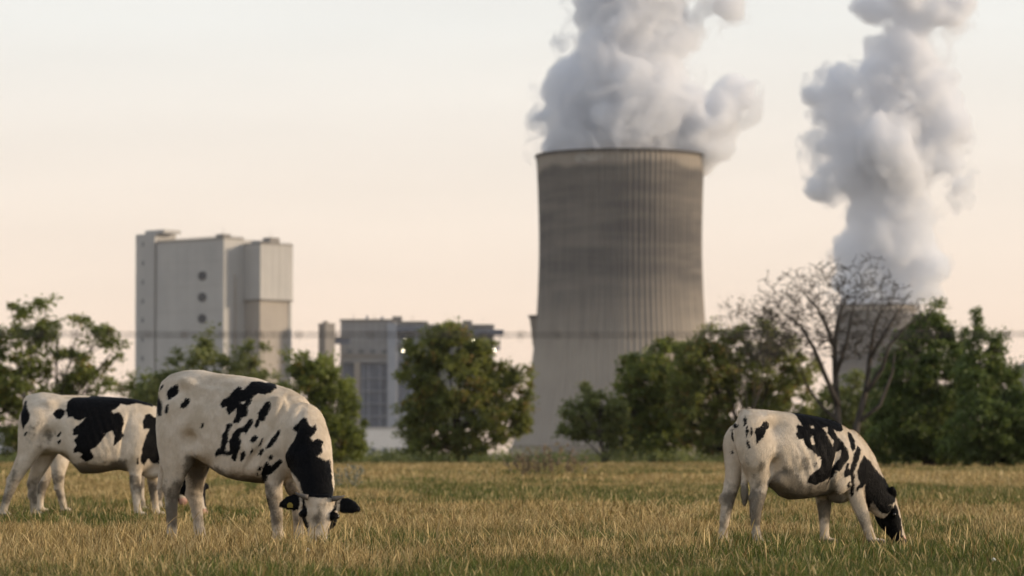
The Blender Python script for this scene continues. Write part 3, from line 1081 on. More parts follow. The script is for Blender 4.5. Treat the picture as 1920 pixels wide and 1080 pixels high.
    tree('leafy_shrub', 'olive brown shrub under the bare tree', 'shrub', GT, 205, 1590,
         [(1570, 760, 36, 40), (1620, 780, 40, 50), (1560, 820, 50, 44), (1640, 830, 50, 40), (1600, 720, 20, 20)], M_LEAF_O, M_BARK, 150, 34, .18, .42, .4, 31, trunk_r=.08)
    tree('twiggy_tree', 'thin brown twiggy tree top above the reddish berry bush', 'tree', GT, 215, 1405,
         [(1370, 580, 24, 16), (1400, 575, 20, 16), (1430, 595, 34, 22), (1350, 610, 24, 16), (1480, 600, 36, 24), (1440, 640, 60, 30)], M_LEAF_B, M_BARK, 90, 7, .13, .42, .3, 32, trunk_r=.09)
    # the bare tree
    rg = random.Random(5)
    Y = 160.0
    s = F / Y
    bx = P(1590, HY, Y).x
    root = empty('bare_tree', (bx, Y, 0))
    tag(root, 'leafless tree with spreading dark twigs against the far steam plume', 'tree', GT)
    tr, br = Tubes(), Tubes()

    def q(px, py, dy=0):
        v = P(px, py, Y)
        return Vector((v.x - bx, dy, v.z))

    nodes, nrad = [], []
    limbs = [([(1575, 862), (1572, 800), (1568, 720), (1566, 650), (1572, 600), (1588, 560)], .17),
             ([(1600, 862), (1606, 800), (1625, 730), (1632, 670), (1640, 620), (1650, 580)], .15),
             ([(1572, 760), (1545, 700), (1525, 650), (1500, 610), (1470, 590)], .11),
             ([(1568, 700), (1588, 640), (1595, 600), (1606, 560)], .09),
             ([(1625, 735), (1655, 690), (1665, 650), (1690, 620), (1712, 600)], .10),
             ([(1566, 655), (1545, 600), (1530, 575), (1505, 550)], .09),
             ([(1632, 670), (1662, 620), (1680, 590), (1698, 566)], .08),
             ([(1612, 790), (1650, 760), (1672, 700), (1680, 660)], .09),
             ([(1570, 790), (1540, 760), (1512, 720), (1500, 690)], .07)]
    for pts, r in limbs:
        P3 = [q(px, py, rg.uniform(-.5, .5) * i * .35) for i, (px, py) in enumerate(pts)]
        tr.add(P3, [1.25 * r * (1 - .72 * i / (len(P3) - 1)) for i in range(len(P3))], 8)
        for a0, a1, r0 in zip(P3, P3[1:], [r * (1 - .72 * i / (len(P3) - 1)) for i in range(len(P3))]):
            for t in (0, .33, .66):
                nodes.append(a0.lerp(a1, t))
                nrad.append(r0 * .6)
        nodes.append(P3[-1])
        nrad.append(r * .25)
    # twigs grow from the limbs to fill a wide flat dome
    rn = np.random.default_rng(15)
    T = []
    while len(T) < 2300:
        u = rn.uniform(-1, 1, 3)
        rr = np.linalg.norm(u)
        if rr > 1 or rr < .25 or u[2] < -.62: continue
        lump = .68 + .62 * float(vnoise(np.array([[u[0] * 2.3 + 7, u[1] * 2 + 3, u[2] * 2.3 + 5]]))[0])
        c0 = q(1552 + 178 * u[0] * lump, 604 - 118 * u[2] * lump, 2.6 * u[1])
        T.append((rr, c0))
    T.sort(key=lambda k: k[0])
    NP = np.array([list(v) for v in nodes])
    NR = list(nrad)
    for rr, tgt in T:
        d = NP - np.array(tgt)
        d[:, 2] = np.where(d[:, 2] > 0, d[:, 2] * 2.0, d[:, 2])       # twigs rise rather than hang
        dist = np.linalg.norm(d, axis=1)
        k = int(dist.argmin())
        a0 = Vector(NP[k])
        vec = tgt - a0
        L_ = vec.length
        if L_ < .12: continue
        if L_ > 1.5:
            tgt = a0 + vec * (1.5 / L_)
            vec = tgt - a0
            L_ = 1.5
        r0 = max(.026, min(.045, NR[k] * .8))
        pts = [a0]
        for t in (.3, .65, 1.0):
            pts.append(a0 + vec * t + Vector((rn.normal(0, .09), rn.normal(0, .09), rn.normal(0, .09))) * L_ * (1 if t < 1 else .3))
        br.add(pts, [r0, r0 * .85, r0 * .7, r0 * .5], 4, False)
        NP = np.vstack([NP] + [[list(p_)] for p_ in pts[1:]])
        NR += [r0 * .85, r0 * .7, r0 * .6]
    tr.build('trunk', M_BARK2, root)
    br.build('branches', M_BARK2, root)
    # undergrowth along the field edge
    rgn = np.random.default_rng(77)
    n = 2600
    x = rgn.uniform(-45, 48, n)
    y = rgn.uniform(236, 262, n) - np.clip(x, 0, 50) * 1.2
    hmax = .25 + 1.5 * fbm(np.stack([x * .25, y * .1, x * 0], 1), 3) ** 1.6
    z = rgn.uniform(.05, 1, n) * hmax
    V, Q, ti, to = leaf_quads(np.stack([x, y, z], 1), np.full(n, .4), 14, .22, rgn)
    V[V[:, 2] < .02, 2] = .02
    me = fast_mesh('undergrowth', V, Q, 4)
    fattr(me, 'tint', ti)
    fattr(me, 'tone', to)
    tag(link('undergrowth', me, M_LEAF_O), 'low dark undergrowth along the edge of the meadow', kind='stuff')


trees()

# ------------------------------------------------------------------ cattle
def cow_material(name, dirt_shade_col=(.115, .095, .07)):
    m = mat(name, rough=.72)
    g = N(m)
    oc = g.coord()
    edge = g.math('MULTIPLY', g.math('SUBTRACT', g.noise(55, 3, .6, oc), .5), .55)
    pt = g.rng(g.math('ADD', g.attr('patch'), edge), .38, .62)
    hair = g.noise(1.0, 3, .7, g.mapv(oc, (55, 55, 22)))
    big = g.noise(5.5, 4, .6, oc)
    w = g.mix(g.rng(big, .3, .7), (.78, .68, .555), (.60, .50, .375))
    w = g.mix(g.math('MULTIPLY', g.rng(hair, .35, .75), .3), w, (.52, .44, .34))
    dn = g.rng(g.math('ADD', g.math('MULTIPLY', g.attr('dirt'), 1.0), g.math('SUBTRACT', g.noise(13, 5, .7, oc), .62)), .05, .55)
    w = g.mix(g.math('MULTIPLY', dn, .85), w, dirt_shade_col)
    w = g.mix(g.math('MULTIPLY', g.attr('pink'), .8), w, (.62, .33, .25))
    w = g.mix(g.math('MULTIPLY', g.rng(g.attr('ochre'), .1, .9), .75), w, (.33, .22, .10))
    w = g.mix(g.attr('hoof'), w, (.075, .065, .055))
    k = g.mix(g.rng(hair, .35, .7), (.003, .003, .0035), (.008, .0075, .008))
    c = g.mix(pt, w, k)
    g.base(c)
    g.set(g.b.inputs['Roughness'], g.rng(pt, 0, 1, .8, .55, False))
    g.b.inputs['Specular IOR Level'].default_value = .07
    h = g.math('ADD', g.math('MULTIPLY', hair, .5), g.math('MULTIPLY', g.noise(9, 3, .5, oc), 1.2))
    g.bump(h, .5, .02)
    return m


M_EYE = mat('dark_eye', (.01, .008, .006), .12)
M_TAG = mat('yellow_tag', (.26, .19, .02), .6)
M_HORN = mat('horn_bud', (.10, .085, .07), .6)


class Skin:
    """closed tubes and ellipsoids that are fused into one surface"""
    def __init__(self):
        self.V, self.F = [], []

    def loft(self, secs, n=22, egg=0.0):
        """secs: (centre, half_up vector, half_side vector, squareness)"""
        b0 = len(self.V)
        for (c, u, s, e) in secs:
            for k in range(n):
                a = 2 * math.pi * k / n
                ca, sa = math.cos(a), math.sin(a)
                x = math.copysign(abs(ca) ** e, ca)
                z = math.copysign(abs(sa) ** e, sa)
                self.V.append(c + s * (x * (1 - egg * z)) + u * z)
        for i in range(len(secs) - 1):
            for k in range(n):
                a0 = b0 + i * n + k
                a1 = b0 + i * n + (k + 1) % n
                self.F.append((a0, a1, a1 + n, a0 + n))
        for i, rev in ((0, True), (len(secs) - 1, False)):
            self.V.append(secs[i][0].copy())
            cidx = len(self.V) - 1
            for k in range(n):
                a0 = b0 + i * n + k
                a1 = b0 + i * n + (k + 1) % n
                self.F.append((a1, a0, cidx) if rev else (a0, a1, cidx))

    def tube(self, pts, ra, rb=None, n=16, side=Vector((0, 1, 0))):
        """ra: radius in the plane across `side`, rb: radius along `side`"""
        rb = rb or ra
        secs = []
        for i, p in enumerate(pts):
            t = (pts[min(i + 1, len(pts) - 1)] - pts[max(i - 1, 0)]).normalized()
            sv = (side - t * side.dot(t)).normalized()
            u = t.cross(sv)
            secs.append((p, u * ra[i], sv * rb[i], 1.0))
        self.loft(secs, n)

    def ball(self, c, rx, ry, rz, rot=None):
        bm = bmesh.new()
        bmesh.ops.create_icosphere(bm, subdivisions=3, radius=1.0)
        b0 = len(self.V)
        mt = rot or Matrix.Identity(3)
        for v in bm.verts:
            self.V.append(Vector(c) + mt @ Vector((v.co.x * rx, v.co.y * ry, v.co.z * rz)))
        bm.verts.index_update()
        for f in bm.faces:
            self.F.append(tuple(b0 + v.index for v in f.verts))
        bm.free()

    def fuse(self, name, vox):
        me = mesh(name, self.V, self.F)
        o = bpy.data.objects.new(name, me)
        COL.objects.link(o)
        md = o.modifiers.new('r', 'REMESH')
        md.mode = 'VOXEL'
        md.voxel_size = vox
        dg = bpy.context.evaluated_depsgraph_get()
        nm = bpy.data.meshes.new_from_object(o.evaluated_get(dg))
        bpy.data.objects.remove(o)
        nm.name = name
        smooth(nm)
        return nm


def relax(me, wts, it):
    """Laplacian smoothing, weight per vertex"""
    n = len(me.vertices)
    e = np.empty(len(me.edges) * 2, np.int32)
    me.edges.foreach_get('vertices', e)
    e = e.reshape(-1, 2)
    i0 = np.concatenate([e[:, 0], e[:, 1]])
    i1 = np.concatenate([e[:, 1], e[:, 0]])
    deg = np.bincount(i0, minlength=n)[:, None]
    co = get_co(me)
    for _ in range(it):
        av = np.stack([np.bincount(i0, co[i1, k], n) for k in range(3)], 1) / np.maximum(deg, 1)
        co += (av - co) * wts[:, None]
    set_co(me, co)


def poly_sd(px, py, poly):
    """signed distance (positive inside) of points to a polygon, numpy"""
    poly = np.asarray(poly, float)
    d = np.full(len(px), 1e9)
    ins = np.zeros(len(px), bool)
    n = len(poly)
    for i in range(n):
        x0, y0 = poly[i]
        x1, y1 = poly[(i + 1) % n]
        ex, ey = x1 - x0, y1 - y0
        t = np.clip(((px - x0) * ex + (py - y0) * ey) / (ex * ex + ey * ey + 1e-9), 0, 1)
        d = np.minimum(d, (px - x0 - t * ex) ** 2 + (py - y0 - t * ey) ** 2)
        cnd = (y0 > py) != (y1 > py)
        xi = x0 + (py - y0) * ex / (ey if abs(ey) > 1e-9 else 1e-9)
        ins ^= cnd & (px < xi)
    d = np.sqrt(d)
    return np.where(ins, d, -d)


def zoomed(polys, f, ox, oy):
    return [[(x / f + ox, y / f + oy) for x, y in p] for p in polys]


def make_cow(S):
    s, x0, yb = S['scale'], S['x0'], S['yb']
    psi = R(S['yaw'])
    tanp, cp, sp = math.tan(psi), math.cos(psi), math.sin(psi)

    def pt(px, py, v=0.0, dy=None):
        X = (px - x0) / s
        if dy is None:
            u = (X + v * sp) / cp
            dy = u * sp + v * cp
        return Vector((X, dy, (yb - py) / s))

    fw = Vector((cp, sp, 0))
    lat = Vector((-sp, cp, 0))
    K = Skin()
    # trunk
    secs = []
    T = S['trunk']
    cs = [pt((a + c) / 2, (b + d) / 2) for (a, b, c, d, hw) in T]
    for i, (a, b, c, d, hw) in enumerate(T):
        u = (pt(a, b) - pt(c, d)) * .5
        e = .86 if 0 < i < len(T) - 1 else .95
        secs.append((cs[i], u, lat * hw, e))
    K.loft(secs, 26, S.get('egg', .13))
    # neck
    if 'neck' in S:
        secs = []
        N_ = S['neck']
        for (a, b, c, d, hw, off) in N_:
            p, q = pt(a, b), pt(c, d)
            o3 = Vector((0, off, 0))
            secs.append(((p + q) * .5 + o3, (p - q) * .5, lat * hw, .95))
        K.loft(secs, 20)
    if 'neck_pts' in S:
        pts = [pt(px, py, dy=dy) for (px, py, dy, rx, ry) in S['neck_pts']]
        K.tube(pts, [r[4] for r in S['neck_pts']], [r[3] for r in S['neck_pts']], 20, Vector((1, 0, 0)))
    for (px, py, v, rx, ry, rz) in S.get('balls', []):
        K.ball(pt(px, py, v), rx, ry, rz, Matrix.Rotation(psi, 3, 'Z'))
    for L in S['legs']:
        ym, yl = yb - .40 * s, L['p'][-1][1]
        st = lambda q: q if q < ym else ym + (q - ym) * (yb - 7 - ym) / (yl - ym)
        lk = S.get('legk', .94)
        pts = [pt(a, st(b), L['v']) for i, (a, b, r) in enumerate(L['p'])]
        ra = [r * (lk if i > 1 else 1.0) for i, (a, b, r) in enumerate(L['p'])]
        rb = [min(r * .95, .034 + r * .5) for r in ra]
        inw = -lat * math.copysign(1, L['v'])
        up0 = [pts[0] + Vector((0, 0, ra[0] * f)) + inw * (rb[0] * q) for f, q in ((1.5, .75), (1.1, .42), (.6, .14))]
        tp = up0 + pts
        K.tube(tp, [ra[0] * .25, ra[0] * .68, ra[0] * .93] + ra, [rb[0] * .22, rb[0] * .6, rb[0] * .9] + rb, 18, lat)
        # cloven hoof
        f = pts[-1]
        for sd_ in (-1, 1):
            K.ball(f + fw * .045 + lat * .026 * sd_ + Vector((0, 0, .02)), .062, .026, .038, Matrix.Rotation(psi, 3, 'Z'))
        h = L.get('hock')
        if h is not None:
            K.ball(pts[h] - fw * ra[h] * .72, .034, .026, .05)
    tl = [pt(a, b, v) for (a, b, v, r) in S['tail']]
    K.tube(tl, [r for (a, b, v, r) in S['tail']], None, 10)
    # head: local frame along (muzzle), nrm (face), side
    hd = S['head']
    p0 = pt(*hd['poll'][:2], dy=hd['poll'][2])
    p1 = pt(*hd['muzzle'][:2], dy=hd['muzzle'][2])
    ax = (p1 - p0)
    HL = ax.length
    ax = ax.normalized()
    nr = Vector(hd['face'])
    nr = (nr - ax * nr.dot(ax)).normalized()
    sd_ = ax.cross(nr)
    g = hd.get('g', 1.0)
    prof = [(-.07, .05, .07, -.025), (-.02, .085, .13, -.006), (.06, .098, .17, 0), (.18, .102, .20, 0), (.30, .108, .215, .006), (.42, .094, .205, .004),
            (.55, .076, .180, 0), (.68, .064, .145, 0), (.80, .064, .125, .004), (.90, .070, .118, .008), (.97, .062, .098, .0), (1.02, .038, .055, -.02)]
    K.loft([(p0 + ax * (t * HL) + nr * (fo * g - d * g / 2), nr * (d * g / 2), sd_ * (hw * g), .9) for (t, hw, d, fo) in prof], 22)
    for e in (-1, 1):
        K.ball(p0 + ax * (.29 * HL) + sd_ * e * .098 * g - nr * .03 * g, .03, .03, .035)        # brow
        K.ball(p0 + ax * (.40 * HL) + sd_ * e * .06 * g - nr * .12 * g, .05 * g, .04 * g, .07 * g)  # cheek
        K.ball(p0 + ax * (.93 * HL) + sd_ * e * .045 * g - nr * .022 * g, .026, .026, .02)      # nostril wing
    ears = []
    hd['ears'] = sorted(hd['ears'], key=lambda q: Vector(q[0]).dot(sd_))
    for e, (dirv, twist) in zip((-1, 1), hd['ears']):
        b = p0 + ax * (.09 * HL) + sd_ * e * .085 * g - nr * .07 * g
        dv = Vector(dirv).normalized()
        EL = hd.get('ear_len', .20)
        pts = [b + dv * EL * t + Vector((0, 0, -.03 * t * t)) for t in (0, .2, .45, .7, .9, 1.0)]
        up = Vector(twist)
        K.tube(pts, [.018, .022, .020, .018, .017, .013], [.030, .048, .064, .052, .026, .008], 14, up)
        ears.append((b, dv, EL))
    me = K.fuse('body', S.get('vox', .011))
    n = len(me.vertices)
    co = get_co(me)
    ht = (co - np.array(p0)) @ np.array(ax) / HL
    hdist = np.linalg.norm(co - np.array(p0 + ax * HL * .45 - nr * .08), axis=1)
    soft = np.clip((co[:, 2] - .42) / .22, 0, 1) * np.clip((hdist - .33) / .12, 0, 1)
    relax(me, .035 + .54 * soft, int(round(.26 / S.get('vox', .011))))
    # muscles, hollows and skin folds of the flank
    co = get_co(me)
    no = get_co(me, 'normal')
    sidef = np.clip(np.abs(no @ np.array(lat)) * 1.6 - .3, 0, 1)
    PX, PY = co[:, 0] * s + x0, yb - co[:, 2] * s
    dsp = np.zeros(n)
    for (qx, qy, rx, ry, ang, dep) in S.get('dents', []):
        ca, sa = math.cos(R(ang)), math.sin(R(ang))
        dx, dy_ = PX - qx, PY - qy
        aa, bb = (dx * ca + dy_ * sa) / rx, (-dx * sa + dy_ * ca) / ry
        dsp += 2.1 * dep * np.exp(-(aa * aa + bb * bb))
    u_ = co @ np.array(fw)
    ribm = np.exp(-((PX - S['ribs'][0]) / S['ribs'][1]) ** 2 - ((PY - S['ribs'][2]) / S['ribs'][3]) ** 2) if 'ribs' in S else 0
    dsp = dsp + ribm * .0035 * np.sin((u_ + co[:, 2] * .35) * 2 * math.pi / .085)
    dsp = dsp + (fbm(co * 5.5, 3) - .5) * .022 * np.clip(hdist / .3 - .5, 0, 1)
    co = co + no * (dsp * sidef)[:, None]
    set_co(me, co)
    # ---------------- coat
    jit = (fbm(co * 26.0, 3) - .5) * .02 * s
    jit2 = (fbm(co * 26.0 + 40, 3) - .5) * .02 * s
    sdist = np.full(n, -99.0)
    for pl in S['patches']:
        sdist = np.maximum(sdist, poly_sd(PX + jit, PY + jit2, pl))
    for pl in S.get('holes', []):
        sdist = np.minimum(sdist, -poly_sd(PX + jit, PY + jit2, pl))
    patch = np.clip(.5 + sdist / s / .016 * .5, 0, 1)
    # head coat by its own frame
    rel = co - np.array(p0)
    ht = rel @ np.array(ax) / HL
    hs_ = rel @ np.array(sd_)
    hn = rel @ np.array(nr)
    onhead = (ht > -.12) & (ht < 1.15) & (np.abs(hs_) < .15) & (hn > -.26) & (hn < .08)
    nz = (fbm(co * 18, 3) - .5) * .05
    bl = hd['blaze']                        # half width of the white face stripe along the head
    bw = np.interp(ht, [p[0] for p in bl], [p[1] for p in bl])
    hb = np.clip(.5 + (np.abs(hs_ - hd.get('boff', 0)) + nz - bw - np.clip(-hn - .05, 0, 1) * -.0) / .016 * .5, 0, 1)
    hb = np.where(hn < -.10, np.clip(.5 + (.5 + nz * 8) , 0, 1), hb)
    # the neck behind the poll keeps the body pattern
    if hd.get('neck_keep', True):
        hb = np.where(ht < -.02, patch, hb)
    patch = np.where(onhead, hb, patch)
    for (b, dv, EL) in ears:
        r2 = co - np.array(b)
        t = r2 @ np.array(dv)
        dist = np.linalg.norm(r2 - t[:, None] * np.array(dv), axis=1)
        m_ = (t > .03) & (t < EL * 1.15) & (dist < .085)
        patch = np.where(m_, np.where(t < .055, .2, 1.0), patch)
    fattr(me, 'patch', patch)
    z = co[:, 2]
    zw = z + (fbm(co * 6 + 3, 4) - .5) * .45
    dirt = (np.clip((.60 - zw) * .9, 0, .33) * np.clip((z - .10) / .15, 0, 1) + np.clip((.5 - np.abs(zw - .38) * 2.4), 0, .5) * .7) * np.clip(-.5 + 2.7 * fbm(co * 6 + 31, 4), 0, 1.3)
    dirt += .55 * np.clip((fbm(co * 3.2 + 9, 3) - .5) * 5, 0, 1) * np.clip(1.2 - z, .1, 1) * S.get('dirty', .6)
    for pl in S.get('dirt', []):
        dd = poly_sd(PX + jit * 3, PY + jit2 * 3, pl) / s
        dirt = np.maximum(dirt, np.clip(.5 + dd / .24, 0, 1) * np.clip(-.95 + 3.0 * fbm(co * 9, 5, .6), 0, 1) * .72)
    for pl in S.get('belly', []):  # shade under the belly and inner thighs, painted into the coat colour
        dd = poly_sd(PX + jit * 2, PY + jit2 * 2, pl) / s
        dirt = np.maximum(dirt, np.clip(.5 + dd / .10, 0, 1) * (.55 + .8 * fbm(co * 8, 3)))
    dirt = np.where(onhead, np.clip(.62 - np.abs(ht - .36) * 1.6 - np.abs(hs_) * 5, 0, 1) * 1.3 * hd.get('dirt', .8), dirt)
    fattr(me, 'dirt', dirt)  # soiling plus the painted belly shade
    fattr(me, 'hoof', np.clip((.085 - z) / .02, 0, 1))
    fattr(me, 'pink', np.where(onhead & (ht > .84), 1.0, 0.0))
    no = np.empty(n * 3, np.float32)
    me.vertices.foreach_get('normal', no)
    no = no.reshape(-1, 3)
    och = np.clip(-no[:, 2] * 1.3 - .1, 0, 1) * np.clip((z - .42) * 6, 0, 1) * np.clip((fbm(co * 4, 3) - .25) * 2.4, 0, 1)  # yellowish belly dirt, also painting in the shade of the underside
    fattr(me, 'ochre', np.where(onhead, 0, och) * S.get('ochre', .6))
    # short lying hair all over the body
    hn_, hc = get_co(me, 'normal'), get_co(me)
    rgh = np.random.default_rng(int(x0))
    A = {k: None for k in ('patch', 'dirt', 'pink', 'hoof', 'ochre')}
    for k in A:
        v = np.empty(n, np.float32)
        me.attributes[k].data.foreach_get('value', v)
        A[k] = v
    sel = np.repeat(np.nonzero(hc[:, 2] > .10)[0], 2)
    m_ = len(sel)
    pn = hn_[sel]
    flow = np.array([-.8 * cp, -.8 * sp, -.75]) + rgh.normal(0, .35, (m_, 3)) + .9 * (np.stack([fbm(hc[sel] * 4 + k, 2) for k in (0, 9, 18)], 1) - .5)
    flow -= pn * np.sum(flow * pn, 1)[:, None]
    flow /= np.linalg.norm(flow, axis=1)[:, None] + 1e-9
    sdv = np.cross(pn, flow)
    root_p = hc[sel] + (rgh.uniform(-1, 1, (m_, 1)) * flow + rgh.uniform(-1, 1, (m_, 1)) * sdv) * S.get('vox', .011) * .6 - pn * .0015
    ln = rgh.uniform(.011, .024, (m_, 1))
    tip = root_p + flow * ln + pn * ln * rgh.uniform(.18, .42, (m_, 1))
    wd = .0022
    HV = np.stack([root_p - sdv * wd, root_p + sdv * wd, tip], 1).reshape(-1, 3)
    hm = fast_mesh('coat_hair', HV, np.arange(len(HV)).reshape(-1, 3), 3)
    for k in A:
        fattr(hm, k, np.repeat(A[k][sel], 3))
    smooth(hm)
    Yw = F / s
    gp = P(x0, yb, Yw)
    root = empty('cow', (gp.x, Yw, 0))
    tag(root, S['label'], 'cow', 'young cattle grazing in the meadow')
    link('body', me, S['mat'], root)
    tag(link('coat_hair', hm, S['mat'], root), kind='stuff')
    for e in (-1, 1):
        bm = bmesh.new()
        bmesh.ops.create_uvsphere(bm, u_segments=14, v_segments=10, radius=.021,
                                  matrix=Matrix.Translation(p0 + ax * (.315 * HL) + sd_ * e * .113 * g - nr * .032 * g))
        em = bpy.data.meshes.new('eye')
        bm.to_mesh(em)
        bm.free()
        smooth(em)
        link('eye', em, M_EYE, root)
    if hd.get('horns'):
        for e in (-1, 1):
            hb_ = p0 + ax * (-.005 * HL) + sd_ * e * .075 * g - nr * .03
            tb = Tubes()
            d = (sd_ * e * .85 - ax * .12).normalized()
            tb.add([hb_, hb_ + d * .035, hb_ + d * .07 - ax * .006, hb_ + d * .10 - ax * .018], [.022, .02, .013, .003], 10)
            tb.build('horn_bud', M_HORN, root)
    for (e, tt) in hd.get('tags', []):
        b, dv, EL = ears[0 if e < 0 else 1]
        c = b + dv * EL * tt
        V = []
        pv = Vector(hd['ears'][0 if e < 0 else 1][1])
        up = (pv - dv * pv.dot(dv)).normalized()
        fn = dv.cross(up)
        if fn.y > 0: fn = -fn
        c = c + fn * .024 - Vector((0, 0, .034))
        bm = bmesh.new()
        prof_ = [(-.008, .016), (.008, .016), (.022, .002), (.022, -.022), (-.022, -.022), (-.022, .002)]
        f0 = [bm.verts.new(c + dv * a + Vector((0, 0, 1)) * b2) for a, b2 in prof_]
        f1 = [bm.verts.new(c + dv * a + Vector((0, 0, 1)) * b2 + fn * .004) for a, b2 in prof_]
        bm.faces.new(f0)
        bm.faces.new(list(reversed(f1)))
        for i in range(6):
            bm.faces.new((f0[i], f0[(i + 1) % 6], f1[(i + 1) % 6], f1[i]))
        bmesh.ops.recalc_face_normals(bm, faces=bm.faces[:])
        tm = bpy.data.meshes.new('ear_tag')
        bm.to_mesh(tm)
        bm.free()
        link('ear_tag', tm, M_TAG, root)
    return root


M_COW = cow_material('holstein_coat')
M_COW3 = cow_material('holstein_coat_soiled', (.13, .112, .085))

# ---- the large heifer at the left centre, facing the camera
UP = [(740, 420), (770, 370), (840, 330), (880, 280), (915, 240), (950, 260), (960, 285), (1000, 250), (1044, 205), (1114, 190), (1194, 205), (1294, 210), (1301, 260), (1264, 295), (1194, 330),
      (1124, 310), (1089, 350), (1039, 420), (1024, 470), (1039, 500), (1014, 545), (954, 570), (940, 610), (875, 620), (890, 570), (915, 510), (905, 480), (870, 500), (830, 530), (810, 495), (805, 450), (770, 465)]
LOWP = [(875, 615), (850, 610), (815, 625), (795, 690), (765, 740), (770, 790), (755, 850), (715, 870), (685, 905), (690, 945), (710, 935), (770, 920), (830, 935), (880, 920), (870, 960), (885, 990),
        (910, 985), (930, 950), (950, 900), (965, 840), (970, 790), (955, 770), (960, 720), (985, 700), (1005, 725), (1030, 700), (1050, 650), (1075, 620), (1080, 570), (1040, 565), (1015, 620), (990, 645),
        (930, 660), (890, 700), (865, 760), (840, 790), (850, 850), (845, 880), (805, 890), (810, 840), (838, 780), (830, 750), (845, 690)]
PA = [[(85, 270), (95, 215), (120, 200), (130, 225), (110, 260), (90, 280)],
      [(170, 330), (180, 280), (220, 245), (260, 218), (295, 215), (305, 240), (285, 285), (255, 335), (205, 375), (180, 360)],
      [(325, 455), (335, 410), (375, 355), (425, 365), (410, 420), (385, 455), (350, 465)],
      [(172, 515), (173, 450), (185, 425), (210, 425), (217, 460), (200, 515)],
      [(55, 310), (80, 330), (95, 370), (120, 395), (127, 450), (122, 535), (80, 540), (60, 470)],
      [(540, 655), (553, 610), (580, 610), (573, 650), (555, 662)], UP, LOWP]
PB = [[(220, 640), (240, 590), (270, 570), (275, 510), (310, 450), (345, 400), (380, 395), (405, 440), (390, 490), (355, 540), (325, 595), (290, 590), (280, 630), (245, 665)],
      [(340, 880), (365, 820), (420, 745), (470, 685), (497, 670), (485, 740), (450, 800), (400, 850)],
      [(195, 790), (215, 745), (245, 730), (275, 750), (260, 785), (225, 808)],
      [(268, 850), (283, 800), (303, 765), (326, 755), (318, 790), (290, 830)],
      [(90, 960), (105, 910), (140, 875), (160, 900), (150, 950), (125, 985), (100, 992)],
      [(270, 925), (285, 880), (330, 855), (335, 890), (305, 935)],
      [(385, 950), (395, 925), (420, 930), (415, 970), (395, 975)],
      [(198, 912), (210, 868), (232, 873), (218, 908)],
      [(605, 650), (640, 605), (690, 570), (730, 555), (770, 585), (795, 640), (820, 650), (850, 628), (862, 680), (840, 730), (810, 750), (835, 790), (880, 765), (930, 800), (920, 850), (930, 910), (880, 945), (950, 985), (990, 970),
       (1015, 1080), (1046, 1350), (1046, 1420), (780, 1420), (760, 1340), (735, 1260), (700, 1180), (640, 1110), (566, 1064), (545, 950), (545, 915), (590, 885), (590, 820), (640, 760), (630, 690)]]
PC = [[(90, 240), (100, 190), (130, 130), (155, 125), (180, 165), (240, 120), (285, 100), (300, 140), (270, 180), (230, 215), (195, 250), (155, 270), (150, 320), (120, 335), (110, 310), (80, 330), (85, 290)],
      [(50, 190), (65, 165), (90, 170), (85, 210), (60, 215)], [(165, 80), (185, 60), (205, 80), (190, 110), (170, 105)],
      [(95, 385), (120, 390), (130, 460), (155, 490), (155, 580), (165, 640), (150, 655), (130, 560), (110, 480)], [(38, 240), (55, 228), (64, 260), (45, 270)]]
